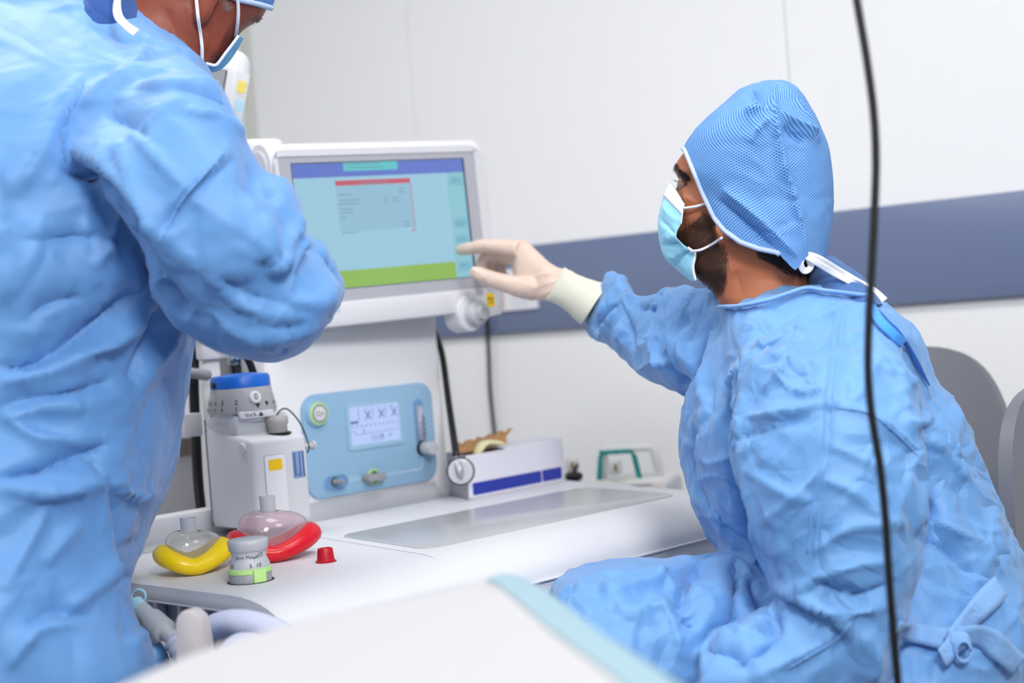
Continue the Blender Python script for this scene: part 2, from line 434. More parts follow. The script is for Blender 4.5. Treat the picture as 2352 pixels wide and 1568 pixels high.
# unseen key lamp, added for stronger contrast, turned to the machine
lp0 = np.array([.6, -.4, 2.5]); lz = nrm(np.array([-.1, 2.3, .95])-lp0); lx_ = nrm(np.cross(lz, ZZ)); FLm = Fr(lp0, lx_, np.cross(lz, lx_), lz)
t_ = thing('added_key_lamp', 'added round white key lamp on a ceiling arm behind the draped table', 'lamp', tuple(lp0))
add('lamp_head', lathe([(0, -.12), (.12, -.11), (.30, -.05), (.33, -.02), (.33, 0), (.30, 0)], 40, FLm), M_white, t_, sharp=40)
add('lamp_lens', lathe([(.0, -.004), (.30, -.004)], 40, FLm), mat('lamp_lens', (255, 252, 246), .4, emit=1.5), t_)
add('ceiling_arm', tube([lp0-lz*.10, lp0-lz*.2+ZZ*.1, np.array([lp0[0]-.25, lp0[1]-.3, CH-.15]), np.array([lp0[0]-.25, lp0[1]-.3, CH])], .03, 14, smooth_n=24), M_white, t_)
ld = bpy.data.lights.new('added_key_lamp_beam', 'AREA'); ld.shape = 'DISK'; ld.size = .66; ld.energy = LAMP_W; ld.spread = math.radians(110); ld.color = (1, .985, .96)
lo = bpy.data.objects.new('added_key_lamp_beam', ld); COL.objects.link(lo)
_m = Matrix.Identity(4)
for i in range(3): _m[i][0] = FLm.x[i]; _m[i][1] = -FLm.y[i]; _m[i][2] = -FLm.z[i]; _m[i][3] = (lp0+lz*.01)[i]
lo.matrix_world = _m
# notices and the cable on the wall
def onwall(x, y): P = onpl(x, y, FR(np.array([0, WT-.012, 0])), _wn); return P @ FR.x, P[2]
xa, za = onwall(1150, 640); xb, zb = onwall(1239, 708)
t_ = thing('wall_notice', 'white paper notice fixed on the bumper band beside the monitor', 'notice', tuple(FR(np.array([(xa+xb)/2, WT-.014, zb]))))
add('sheet', boxr(xa, xb, WT-.02, WT-.0119, zb, za+.02, .001, FR, 1), mat('paper_white', (232, 233, 240), .5), t_, smooth=False)
add('print_lines', merge(*[boxr(xa+.03, xb-.02-.01*(k % 2), WT-.0206, WT-.0198, zb+.012+.009*k, zb+.0145+.009*k, 0, FR) for k in range(3)]), mat('print_pale', (196, 200, 212), .6), t_, smooth=False)
xa, za = onwall(1128, 650); xb, zb = onwall(1165, 706)
t_ = thing('orange_bordered_notice', 'small white notice with orange border beneath the touchscreen corner', 'notice', tuple(FR(np.array([(xa+xb)/2, WT-.022, zb]))))
add('sheet', boxr(xa, xb, WT-.0215, WT-.0199, zb, za+.02, 0, FR), mat('paper_white', (232, 233, 240)), t_, smooth=False)
add('border', ringplate(rrect(xb-xa, za+.02-zb, .004), rrect(xb-xa-.02, za-zb, .003), 0, .0012, Fr(FR(np.array([(xa+xb)/2, WT-.0214, (za+.02+zb)/2])), FR.x, ZZ, -_wn)), mat('orange_border', (246, 178, 84), .5), t_, smooth=False)
cb = [FR(np.array([onwall(x, y)[0], WT-(.030 if y < 730 else .018), onwall(x, y)[1]])) for x, y in ((1130, 660), (1128, 720), (1126, 800), (1130, 900), (1140, 1000), (1143, 1060))]
cb += [cb[-1]+np.array([.01, -.03, -.3]), cb[-1]+np.array([.03, -.05, -.7])]
add('wall_cable', tube(cb, .0048, 10, smooth_n=60), M_black, None, label='thin black cable running down the white wall behind the glove box', cat='cable')

# ================================================================== anaesthesia workstation
mach = thing('anesthesia_machine', 'white anesthesia workstation with blue control panel and grey worktop tray', 'medical machine', tuple(FM(np.array([1.57, 1.85, 0]))))
ZT = .84
def seam(n): return 1.428+.19*(n-1.88)
def rend(n): return 2.075+.22*(n-1.9)
def top_profile(k=9, nb=2.09, nf=1.475, zb=.775):
    P = [(nb, ZT), (1.9, ZT), (1.7, ZT), (1.58, ZT)]
    for t in np.linspace(0, math.pi/2, k)[1:]: P.append((1.58-(1.58-nf)*math.sin(t), zb+.01+(ZT-zb-.01)*math.cos(t)))
    return P+[(nf, zb)]
def slab(ma, mb, prof, zlow=None):
    """worktop section between two m(n) borders with a rolled front edge"""
    V, Fc = [], []; n = len(prof)
    low = [(prof[0][0], ZT-.03)]+[(p[0]+(.0 if i == 0 else .012), min(p[1]-.02, ZT-.022)) for i, p in enumerate(prof)]
    low = [(p[0]+.012*(p[0] < 1.6), max(p[1]-.022, prof[-1][1]-.0)) for p in prof]
    for nn_, z in prof: V += [(ma(nn_), nn_, z), (mb(nn_), nn_, z)]
    for nn_, z in low: V += [(ma(nn_), nn_, z), (mb(nn_), nn_, z)]
    o = 2*n
    for i in range(n-1):
        a = 2*i; Fc += [(a, a+1, a+3, a+2), (o+a, o+a+2, o+a+3, o+a+1), (a, a+2, o+a+2, o+a), (a+1, o+a+1, o+a+3, a+3)]
    Fc += [(0, o, o+1, 1), (2*n-2, 2*n-1, o+2*n-1, o+2*n-2)]
    return FM(np.array(V)), Fc
wt = add('worktop', slab(lambda n: seam(n)+.0012, rend, top_profile()), M_white, mach, sharp=35)
wl = add('worktop_end', slab(lambda n: 1.06, lambda n: seam(n)-.0012, top_profile(zb=.79)), M_white, mach, sharp=35, label='white rounded end section of the worktop')
# pale grey underside lip of the end section and the recessed side
add('end_lip', boxr(1.0595, 1.085, 1.55, 2.09, .816, .836, .006, FM), M_greyl, wl, sharp=35)
# tray inlay with rounded corners
tp = rrect(.565, .262, .03); ft = FM.at(1.705, 1.7285, ZT)
V, Fc = prism(tp, -.002, .0012, .0008); V[:, 0] += .19*(V[:, 1]); add('tray_inlay', (ft(V), Fc), M_tray, wt, sharp=35, label='smooth grey inlay of the worktop')
# cabinet below
add('cabinet', boxr(1.12, 2.04, 1.492, 2.34, .12, .81, .006, FM), M_white2, mach, sharp=35)
for k, (za, zb) in enumerate(((.60, .782), (.40, .592), (.16, .392))):
    dr = add('drawer', boxr(1.40, 2.03, 1.474, 1.50, za, zb, .006, FM), mat('drawer_front', (206, 209, 222), .32), mach, sharp=35)
    add('handle', boxr(1.62, 1.82, 1.458, 1.476, zb-.12, zb-.10, .004, FM), M_greyl, dr, sharp=35)
add('trim_line', boxr(1.31, 1.99, 1.470, 1.478, .7865, .7895, .0008, FM, 1), M_white, mach, smooth=False, label='thin white trim line')
for (a, b) in ((1.16, 1.56), (1.16, 2.28), (2.0, 1.56), (2.0, 2.28)):
    c_ = add('caster', lathe([(0, -.02), (.05, -.02), (.055, -.012), (.055, .012), (.05, .02), (0, .02)], 24, Fr(FM(np.array([a, b, .055])), MM, ZZ, -NN)), M_greyd, mach, sharp=35)
    add('fork', boxr(a-.02, a+.02, b-.03, b+.03, .06, .125, .006, FM), M_grey, c_, sharp=35)
# column with control panel face at n = 2.09
colV = []
cpoly = [(1.503, 2.09), (1.885, 2.09)]+[(1.885+.02*math.sin(t), 2.11-.02*math.cos(t)) for t in np.linspace(.2, math.pi/2, 6)]+[(1.905, 2.30), (1.503, 2.30)]
clm = add('column', prism(cpoly, ZT-.02, 1.172, .006, FM), M_white2, mach, sharp=35)
add('column_head', boxr(1.60, 1.82, 2.135, 2.28, 1.17, 1.31, .01, FM), M_white2, mach, sharp=35)
add('side_rail', boxr(1.484, 1.5035, 2.105, 2.131, ZT, 1.170, .003, FM), M_greyl, mach, sharp=35)
add('back_curb', boxr(1.062, 1.503, 2.075, 2.11, ZT-.01, ZT+.048, .01, FM), M_white, mach, sharp=35)
# concave cove at the column foot, its shade put into the grey
P = [(2.092, ZT+.036)]+[(2.092-.045+.045*math.cos(t)-.0, ZT+.036-.036*math.sin(t)) for t in np.linspace(0, math.pi/2, 7)]
V, Fc = [], []
for nn_, z in P: V += [(1.06, nn_, z+.0006), (1.862, nn_, z+.0006)]
for i in range(len(P)-1): Fc.append((2*i, 2*i+2, 2*i+3, 2*i+1))
add('foot_cove', (FM(np.array(V)), Fc), mat('cove_shade_grey', (176, 178, 184), .3), mach, label='concave cove at the column foot with shade in its grey')
# ---- control panel
FC = Fr(NN*2.09, MM, ZZ, -NN)                    # m, z, outwards
PB = .007
pan = add('control_panel', prism(rrect(.297, .18, .03, 8, 1.7175, .960), -.004, PB, .003, FC), M_panel, mach, sharp=35, label='pale blue control panel with rounded corners')
def pcyl(prof, m_, z_, n=32): return lathe(prof, n, FC.at(m_, z_, PB))
o2 = (1.597, 1.017)
add('button_mount', pcyl([(.025, -.001), (.0235, .004), (.0195, .008), (0, .008)], *o2), M_panel, pan, sharp=40)
add('button_ring', pcyl([(.0195, .004), (.0195, .0095), (.0165, .0105), (.0165, .007)], *o2), M_green, pan, sharp=40)
add('flush_button', pcyl([(.0163, .006), (.0163, .011), (.0152, .0118), (.0130, .0118), (.0125, .0112), (0, .0112)], *o2), M_grey, pan, sharp=30)
add('button_face', pcyl([(.0122, .0105), (.0122, .0118), (.0115, .0122), (0, .0122)], *o2), M_white, pan, sharp=40)
text('O', .0125, FC, o2[0]-.0045, o2[1], PB+.0124, M_blackp, pan); text('2', .006, FC, o2[0]+.0005, o2[1]-.0035, PB+.0124, M_blackp, pan); text('+', .0125, FC, o2[0]+.0053, o2[1]-.001, PB+.0124, M_blackp, pan)
# display window
L0, L1, B0, B1 = 1.668, 1.782, .953, 1.020
add('display_bezel', ringplate(rrect(L1-L0+.016, B1-B0+.016, .008, 5, (L0+L1)/2, (B0+B1)/2), rrect(L1-L0, B1-B0, .002, 5, (L0+L1)/2, (B0+B1)/2), -.001, .0025, FC.at(0, 0, PB)), mat('bezel_blue', (150, 188, 214), .2), pan, sharp=35)
lcd = add('status_display', rect(L0, L1, B0, B1, .0003, FC.at(0, 0, PB)), mat('lcd_glow', (186, 208, 252), .3, emit=.75), pan, smooth=False, label='backlit pale blue status display')
lcd.data.materials[0].node_tree.nodes['Principled BSDF'].inputs['Base Color'].default_value = (.02, .02, .03, 1)
M_ink = mat('lcd_ink', (30, 44, 120), .5)
FL = FC.at(L0, B0, PB+.0008); wL, hL = L1-L0, B1-B0
it = [(.021, .042, .021, .064, .0006), (.053, .044, .053, .064, .0006), (.083, .044, .083, .064, .0006)]
for cx_ in (.042, .073, .103):
    it += [(cx_-.006, .043, cx_+.006, .058, .0016), (cx_-.006, .058, cx_+.006, .043, .0016)]
for k in range(6): it.append((.003+.003*k, .0375, .003+.003*k, .0425, .0018))
it += [(.003, .025, .008, .025, .0005), (.008, .025, .012, .018, .0005), (.012, .018, .030, .018, .0005), (.030, .018, .031, .027, .0005), (.031, .027, .0325, .018, .0005), (.0325, .018, .111, .020, .0005)]
for k in range(11): it.append((.004+.0102*k, .0325, .0072+.0102*k, .0325, .0016))
add('display_strokes', bars(FL, 0, it), M_ink, pan, smooth=False)
for s_, x_, y_, z_ in (('O2', .038, .061, .005), ('Air', .068, .061, .005), ('N2O', .097, .061, .005), ('11:19', .060, .0085, .0155), ('21', .090, .011, .0095)):
    text(s_, z_, FL, x_, y_, .0002, M_ink, pan, 'display_digits', sx=.85)
# flow tube, knob
fs = prism(rrect(.022, .098, .011, 8, 1.829, .972), 0, .0012, .0006, FC.at(0, 0, PB)); add('flow_slot', fs, M_paneld, pan, sharp=35)
add('flow_tube', tube([FC(np.array([1.829, z, PB+.003])) for z in (.945, .972, 1.008)], .0072, 14), mat('flow_tube_glass', (196, 200, 222), .15, trans=.35), pan)
add('flow_scale', bars(FC.at(1.829, 0, PB+.0104), 0, [(-.004, z, .0045, z, .0008) for z in np.linspace(.952, .990, 11)]+[(.002, z, .005, z, .0026) for z in (.957, .966, .975, .985)]), M_blackp, pan, smooth=False)
text('O', .007, FC, 1.829, 1.031, PB+.0003, M_panelw, pan)
fk = add('flow_knob', lathe([(.0105, 0), (.0125, .004), (.0125, .026), (.0115, .028), (0, .028)], 28, FC.at(1.831, .931, PB+.004), lambda a, z: 1+.02*math.sin(14*a)), M_greyl, pan, sharp=35)
add('knob_collar', pcyl([(.0135, 0), (.0135, .007), (.0105, .0075), (.0105, .004)], 1.831, .931), M_black, fk, sharp=35)
add('warning_triangle', prism([(1.847, .930), (1.859, .930), (1.853, .941)], 0, .0005, 0, FC.at(0, 0, PB)), mat('orange_print', (240, 165, 30), .5), pan, smooth=False)
add('warning_disc', prism(circ(.0055, 20, 1.853, .922), 0, .0005, 0, FC.at(0, 0, PB)), mat('blue_print', (40, 70, 160), .5), pan, smooth=False)
# auxiliary outlet and selector lever
add('outlet_recess', prism(rrect(.052, .027, .0134, 8, 1.627, .894), 0, .0009, .0004, FC.at(0, 0, PB)), M_paneld, pan, sharp=35)
add('recess_rim', ringplate(rrect(.056, .031, .0154, 8, 1.627, .894), rrect(.051, .026, .0129, 8, 1.627, .894), 0, .0022, FC.at(0, 0, PB)), M_panel, pan, sharp=35)
nz = add('hose_nozzle', lathe([(.006, 0), (.006, .004), (.0045, .005), (.0042, .022), (.003, .026), (.0014, .026), (.0014, .02)], 18, FC.at(1.625, .896, PB)), M_grey, pan, sharp=35)
add('nozzle_collar', lathe([(.0078, 0), (.0078, .003), (.0058, .0032)], 18, FC.at(1.625, .896, PB)), M_black, nz, sharp=35)
add('lever_ring', lathe([(.0135, 0), (.0135, .004), (.011, .0045), (.011, 0)], 24, FC.at(1.711, .894, PB)), M_green, pan, sharp=35)
add('selector_lever', prism(rrect(.042, .013, .006, 6, 1.705, .894), .002, .022, .003, FC.at(0, 0, PB)), M_grey, pan, sharp=35)
add('circuit_line', bars(FC.at(0, 0, PB), 0, [(1.732, .894, 1.823, .894, .0013), (1.823, .894, 1.829, .900, .0013), (1.829, .900, 1.829, .915, .0013)]), M_panelw, pan, smooth=False)
add('circuit_line', bars(FC.at(0, 0, PB), 0, [(1.655, .8945, 1.688, .8945, .0013)]), M_panelw, pan, smooth=False)
text('Aux. O', .0065, FC, 1.668, .9005, PB+.0003, M_panelw, pan)
# ---- pressure limiting valve on the end section
vb = FM.at(1.137, 1.648, ZT)
add('valve_seat', lathe([(.0305, .0002), (.0305, .0008), (.0288, .0008), (.0288, .0002)], 40, vb), M_black, mach, smooth=True, sharp=30)
vk = add('pressure_valve_base', lathe([(.0275, -.004), (.0275, .011), (.0268, .012), (0, .012)], 48, vb, lambda a, z: 1-.02*(math.sin(9*a) > .86)), M_grey, mach, sharp=35)
add('lock_ring', lathe([(.0268, .011), (.0285, .0125), (.0285, .0175), (.027, .0185), (0, .0185)], 48, vb), M_green, vk, sharp=35)
_a = math.atan2((CAM-vb.o) @ NN, (CAM-vb.o) @ MM)
tb = vb.rotz(_a+.42); add('lock_tab', boxr(.020, .0305, -.0085, .0085, .001, .0175, .001, tb), M_green, vk, sharp=35)
prof = [(.0262, .018), (.0262, .022), (.0255, .024), (.0225, .031), (.0222, .036), (.0232, .040), (.0238, .041)]
add('scale_drum', lathe(prof, 48, vb), M_greyl, vk, sharp=60)
add('grip_cap', lathe([(.0236, .040), (.0252, .0412), (.0262, .050), (.0262, .0535), (.0245, .0552), (.012, .0562), (0, .0564)], 72, vb, lambda a, z: 1-(.028*max(0, math.sin(20*a))**6 if .0405 < z < .0535 else 0)), M_greyl, vk, sharp=60)
def around(fr, r, a, z, tilt=0):
    e = fr.x*math.cos(a)+fr.y*math.sin(a); tx = -fr.x*math.sin(a)+fr.y*math.cos(a)
    out = nrm(e*math.cos(tilt)+fr.z*math.sin(tilt)); return Fr(fr.o+e*r+fr.z*z, tx, nrm(np.cross(out, tx)), out)
for s_, a, z, r, sz, tl in (('Spont', -.55, .0335, .0226, .0052, .2), ('Man', .05, .0335, .0226, .0058, .2), ('5', .05, .0228, .0264, .0075, .1), ('10', .45, .0228, .0264, .0075, .1), ('30', -1.0, .0228, .0264, .0075, .1)):
    text(s_, sz, around(vb, r, _a+a, z, tl), 0, 0, .0002, M_blackp, vk)
fwd = around(vb, .0229, _a+.52, .034, .2); add('ramp_mark', bars(fwd, .0004, [(-.007, -.002, .006, .0045, .0005), (-.007, -.002, .006, 0, .0005), (.006, 0, .006, .0045, .0005)]), M_blackp, vk, smooth=False)
text('APL', .007, Fr(vb.o+ZZ*.0566, nrm(np.array([1, -.1, 0])), nrm(np.array([.1, 1, 0])), ZZ), -.004, .006, .0002, M_grey, vk)
# ---- breathing circuit under the end section
def mp(x, y, m_): return onpl(x, y, MM*m_, MM)
add('side_recess', boxr(1.098, 1.13, 1.53, 2.05, .55, .815, .008, FM), mat('recess_grey', (150, 152, 172), .5), mach, sharp=35)
for nn_, w_ in ((1.742, .012), (1.80, .012)): add('recess_rib', boxr(1.085, 1.10, nn_-w_/2, nn_+w_/2, .60, .817, .003, FM), M_white2, mach, sharp=35)
add('hose_port', lathe([(.022, 0), (.022, .03), (.018, .032), (.018, .004), (0, .004)], 24, Fr(FM(np.array([1.10, 1.655, .768])), NN, ZZ, -MM)), M_greyd, mach, sharp=35)
add('bag_arm', prism([(x*.001, y*.001) for x, y in [(-20, -130), (20, -130), (18, -40), (16, -12), (13, -3), (6, 3), (0, 4), (-6, 3), (-13, -3), (-16, -12), (-18, -40)]], -.012, .012, .003, Fr(mp(440, 1402, .94)-ZZ*.002, nrm(RT*.97-FW*.24), ZZ, nrm(-FW*.97-RT*.24))), mat('beige_plastic', (190, 184, 186), .45), mach, sharp=35)
# ================================================================== breathing hoses (things hung on the workstation)
def corrugated(P, r, nring, n=18):
    Q = resample(P, nring*8); rr = r*(.92+.26*np.abs(np.sin(np.arange(len(Q))*math.pi/8))); return tube(Q, rr, n)
M_hose = mat('corrugated_clear', (196, 202, 226), .2, trans=.15, ior=1.3)
A_, B_ = mp(325, 1398, 1.03), mp(408, 1475, 1.03); dv = B_-A_
P = [B_-dv*.06, mp(424, 1497, 1.028), mp(446, 1484, 1.022), mp(474, 1450, 1.015), mp(530, 1430, 1.005), mp(600, 1440, .99), mp(680, 1480, .975), mp(760, 1570, .965)]
add('breathing_hose', corrugated(P, .0135, 46), M_hose, None, label='clear corrugated breathing hose curling out beside the worktop end', cat='hose')
P = [mp(500, 1590, 1.0), mp(516, 1530, .985), mp(552, 1484, .950), mp(640, 1502, .935), mp(720, 1570, .925)]
add('breathing_hose', corrugated(P, .0125, 36), M_hose, None, label='lower clear corrugated hose partly hidden by the white drape', cat='hose')
yc = thing('hose_connector', 'cloudy plastic breathing connector with pale blue cap beside the gown', 'connector', tuple(A_+dv*.4))
add('connector_body', tube([A_, A_+dv*.28, A_+dv*.30, A_+dv*.66, A_+dv*.7, A_+dv], [.0105, .011, .0145, .0155, .0105, .0095], 20), M_clearw, yc, sharp=35)
be_ = A_+dv*.22+np.array([0, 0, -.036])
add('connector_branch', tube([A_+dv*.22, be_], .010, 16), M_clearw, yc, sharp=35)
add('port_cap', tube([A_-dv*.16, A_+dv*.03], [.011, .0105], 16), mat('pale_blue_cap', (160, 208, 226), .35), yc, sharp=35)
ck = A_-dv*.08+UP*.013
add('cap_loop', tube([ck+.009*(math.cos(t)*RT+math.sin(t)*UP) for t in np.linspace(-.6, math.pi+.9, 16)], .0018, 8), mat('pale_blue_cap', (160, 208, 226)), yc)
c0 = be_-ZZ*.0175
wtp = thing('water_trap', 'blue plastic water trap under the breathing connector', 'water trap', tuple(c0-ZZ*.046))
add('trap_body', lathe([(0, .02), (.012, .018), (.018, .008), (.022, -.01), (.022, -.03), (.016, -.045), (0, -.046)], 24, Fr(c0, (1, 0, 0), (0, 1, 0), ZZ)), mat('trap_blue', (96, 150, 208), .3), wtp, sharp=40)
add('trap_latch', box(.022, .016, .02, .003, 2, Fr(c0-ZZ*.022+RT*.016-FW*.014, (1, 0, 0), (0, 1, 0), ZZ)), mat('trap_blue_dark', (70, 118, 176), .35), wtp, sharp=35)
add('dark_hose', tube(FM(np.array([(1.097, 1.655, .768), (1.078, 1.658, .767), (1.068, 1.668, .752), (1.066, 1.682, .715), (1.066, 1.692, .64)])), .0165, 16, smooth_n=30), M_black, None, label='black rubber hose behind the cloudy breathing connector', cat='hose')

# ================================================================== touchscreen monitor
def eul(a, b, c):
    Rz = Matrix.Rotation(a, 3, 'Z'); Rx = Matrix.Rotation(b, 3, 'X'); Ry = Matrix.Rotation(c, 3, 'Y'); return np.array(Rz @ Rx @ Ry)
R_ = eul(math.radians(38.1), math.radians(-.5), math.radians(-1.7)); sc0 = np.array([-.201, 2.655, 1.336])
FS = Fr(sc0, R_[:, 0], R_[:, 2], -R_[:, 1])     # right, up, towards the viewer; screen 0.36 x 0.217
def onscr(x, y, out=0): P = onpl(x, y, sc0+FS.z*out, FS.z)-sc0; return P @ FS.x, P @ FS.y
mon = thing('touchscreen_monitor', 'white framed touchscreen monitor showing a pale blue menu above the workstation', 'monitor', tuple(FS(np.array([0, -.21, -.05]))))
sl, sr, sb, st = -.18, .18, -.1085, .1085
x_l, y_t = onscr(622, 318); x_r, _ = onscr(1098, 305); _, y_b = onscr(900, 725)
Lh, Rh, Th, Bh = x_l-.002, x_r+.008, y_t-.004, y_b
# side profile (depth, height) with a rounded top, extruded across
pr = [(-.0035, Bh+.01), (-.010, Bh), (-.06, Bh+.004), (-.075, Bh+.03), (-.07, Th-.03)]
pr += [(-.0395+.036*math.cos(t), Th-.036+.036*math.sin(t)) for t in np.linspace(math.pi, 0, 14)]
prf = [(a, b) for a, b in pr]
FX = Fr(FS.o, -FS.z*-1, FS.y, -FS.x)            # x = towards viewer, y = up, z = leftwards
V, Fc = prism([(a-.004, b) for a, b in prf][::-1], -Rh, -Lh, 0, FX)
hs = add('housing', (V, Fc), M_white, mon, sharp=35)
add('side_cap', prism([((a+.036)*.8-.042, (b-(Th+Bh)/2)*.93+(Th+Bh)/2) for a, b in prf][::-1], -Lh-.001, -Lh+.004, .002, FX), M_greyl, hs, sharp=35)
add('front_frame', ringplate(rrect(Rh-Lh-.006, Th-Bh-.034, .012, 6, (Lh+Rh)/2, (Th+Bh)/2-.010), rrect(.408, .262, .008, 6, 0, 0), -.004, .0035, FS), M_white, mon, sharp=35)
add('bezel', ringplate(rrect(.410, .264, .008, 6, 0, -.001), rrect(.36, .217, .001, 6), -.004, .0015, FS), M_bezel, mon, sharp=35)
add('screen_edge', ringplate(rrect(.362, .219, .001, 3), rrect(.357, .214, .001, 3), -.004, .0012, FS), mat('screen_edge', (58, 62, 86), .3), mon, smooth=False)
def emat(n, rgb, e=.85):
    m = mat(n, rgb, .2, emit=e, spec=.5); m.node_tree.nodes['Principled BSDF'].inputs['Base Color'].default_value = (.012, .012, .015, 1); return m
scrn = add('screen', rect(sl+.0015, sr-.0015, sb+.0015, st-.0015, -.003, FS, .001), emat('screen_ground', (150, 194, 214)), mon, smooth=False, label='pale blue lit screen')
FZ = FS.at(0, 0, -.0019)
def sx(x, y): return onscr(x, y, -.0019)
def srect(x0, y0, x1, y1, lay, m, name):
    a = sx(x0, y0); b = sx(x1, y1)
    return add(name, rect(min(a[0], b[0]), max(a[0], b[0]), min(a[1], b[1]), max(a[1], b[1]), lay*.00025, FZ, .0002), m, scrn, smooth=False)
def scol(a): return sl+a*.36
def srow(b): return st-b*.217
def sfr(a0, a1, b0, b1, lay, m, name): return add(name, rect(scol(a0), scol(a1), srow(b1), srow(b0), lay*.00025, FZ, .0002), m, scrn, smooth=False)
sfr(.006, .994, .008, .118, 1, emat('screen_header', (98, 118, 196)), 'header_bar')
sfr(.29, .60, .008, .075, 2, emat('screen_teal', (98, 190, 196)), 'message_box')
sfr(.235, .665, .165, .55, 1, emat('screen_dialog', (142, 184, 206)), 'dialog_window')
sfr(.235, .665, .148, .188, 2, emat('screen_red', (190, 92, 108)), 'dialog_title_bar')
sfr(.006, .885, .855, .992, 1, emat('screen_green', (140, 180, 88)), 'green_bar')
sfr(.888, .994, .118, .992, 1, emat('screen_side', (136, 190, 202)), 'side_menu')
for b in (.15, .50, .64, .72, .86): sfr(.905, .985, b, b+.075, 2, emat('screen_key', (120, 178, 198)), 'soft_key')
M_sink = emat('screen_ink', (108, 142, 160))
def stxt(a, b, wd, n=1, h=.008):
    Ps = []
    for k in range(n):
        x = 0
        while x < wd:
            g = random.uniform(.012, .03); g = min(g, wd-x)
            Ps.append(rect(scol(a+x), scol(a+x+g*.85), srow(b+k*.028+h), srow(b+k*.028), .00062, FZ, .0001)); x += g
    return Ps
add('menu_text', merge(*(stxt(.247, .255, .07)+stxt(.247, .30, .115, 2)+stxt(.247, .37, .07, 2)+stxt(.247, .435, .03)+stxt(.50, .30, .025, 2)+stxt(.55, .30, .04, 2)+stxt(.59, .225, .04, 2)+stxt(.60, .50, .04, 2)+stxt(.247, .555, .09)+stxt(.36, .17, .18)+stxt(.30, .015, .20)+stxt(.32, .045, .20))), M_sink, scrn, smooth=False, kind='stuff')
add('side_text', merge(*[q for b in (.18, .53, .55, .67, .745, .885) for q in stxt(.915, b, .05)]), M_sink, scrn, smooth=False, kind='stuff')
add('dialog_pointer', bars(FZ, .0006, [(scol(.665), srow(.188), scol(.665), srow(.575), .0014), (scol(.665), srow(.575), scol(.645), srow(.575), .0014), (scol(.645), srow(.575), scol(.652), srow(.567), .0014), (scol(.645), srow(.575), scol(.652), srow(.583), .0014)]), emat('screen_red', (190, 92, 108)), scrn, smooth=False)
# lower bar with control knob, yellow sticker, key with sun symbol
x_a, _ = onscr(1150, 690); kx, ky = onscr(1072, 722)
lb = add('lower_bar', prism(rrect(x_a-Lh+.004, .042, .010, 6, (Lh+x_a)/2+.002, Bh+.012), -.05, .008, .006, FS), M_white, mon, sharp=35)
kb = add('knob_housing', prism([(kx-.030+.0*i, ky) for i in range(1)]+[(kx+.028*math.cos(t), ky-.004+.028*math.sin(t)) for t in np.linspace(math.pi, 2*math.pi, 14)]+[(kx+.034, ky-.01), (kx+.072, ky-.006), (kx+.074, ky+.03), (kx-.01, ky+.034), (kx-.025, ky+.02)], -.03, .014, .006, FS), M_white, mon, sharp=40)
add('rotary_knob', lathe([(.0235, 0), (.0235, .004), (.0215, .005), (.0215, .016), (.019, .02), (.0135, .022), (.0125, .032), (.011, .034), (0, .0335)], 36, FS.at(kx+.006, ky, .013)), M_greyl, kb, sharp=50)
stx, sty = onscr(1116, 690); add('yellow_sticker', rect(stx-.009, stx+.009, sty-.012, sty+.012, .0142, FS), M_yellow, kb, smooth=False)
add('sticker_print', bars(FS, .0147, [(stx-.006, sty+.003, stx-.001, sty+.003, .004), (stx+.001, sty+.003, stx+.006, sty+.003, .0014), (stx+.001, sty, stx+.006, sty, .0014), (stx-.005, sty-.004, stx+.006, sty-.004, .0014)]), M_blackp, kb, smooth=False)
gx, gy = onscr(764, 703); add('key_plate', rect(gx-.022, gx+.008, gy-.012, gy+.012, .0082, FS), mat('key_blue', (178, 204, 222), .4), lb, smooth=False)
add('sun_mark', merge(ringplate(circ(.0042, 16, gx, gy), circ(.0034, 16, gx, gy), .0087, .009, FS), bars(FS, .0087, [(gx+.0055*math.cos(t), gy+.0055*math.sin(t), gx+.0072*math.cos(t), gy+.0072*math.sin(t), .0008) for t in np.arange(8)*math.pi/4])), M_blackp, lb, smooth=False)
add('support_neck', boxr(1.62, 1.80, 2.07, 2.20, 1.305, 1.42, .01, FM), M_white, mon, sharp=35)
ar0 = FS(np.array([Lh+.02, .07, -.05])); add('swivel_bracket', box(.10, .05, .075, .012, 3, Fr(pix(585, 372, 2.60), FS.x, -FS.z, FS.y)), M_white, mon, sharp=35)

# ================================================================== vaporizer
vap = thing('vaporizer', 'grey anesthetic vaporizer with blue topped graduated dial', 'vaporizer', tuple(FM(np.array([1.415, 2.02, .857]))))
M_vap = mat('vaporizer_grey', (210, 211, 216), .38)
m0, m1, n0, n1, z0, z1 = 1.363, 1.470, 1.945, 2.078, .857, 1.018
V, Fc = boxr(m0, m1, n0, n1, z0, z1, .010, FM, 3)
# the top falls away towards the filler corner
L_ = np.stack([V @ MM, V @ NN, V[:, 2]], 1); up_ = np.clip((L_[:, 2]-.95)/(z1-.95), 0, 1)
L_[:, 2] -= up_*(np.clip((2.035-L_[:, 1])/.09, 0, 1)*.022); L_[:, 2] += up_*np.clip((2.06-L_[:, 1])/.02, -1, 0)*-.004
vb_ = add('body', (FM(L_), Fc), M_vap, vap, sharp=35)
add('shoulder', boxr(m0+.003, m1-.004, 1.985, 2.072, 1.0, 1.036, .008, FM), M_vap, vap, sharp=35)
dv0 = FM.at(1.408, 2.026, 1.034)
_ad = math.atan2((CAM-dv0.o) @ NN, (CAM-dv0.o) @ MM)
add('neck', lathe([(.048, -.01), (.048, .008)], 40, dv0), M_vap, vap, sharp=35)
dl = add('dial', lathe([(.0535, .004), (.0545, .008), (.0475, .044), (0, .044)], 64, dv0, lambda a, z: 1-.006*(math.sin(24*a) > .9)*(z > .02)), mat('dial_grey', (172, 173, 176), .4), vap, sharp=35, label='grey graduated dial ring')
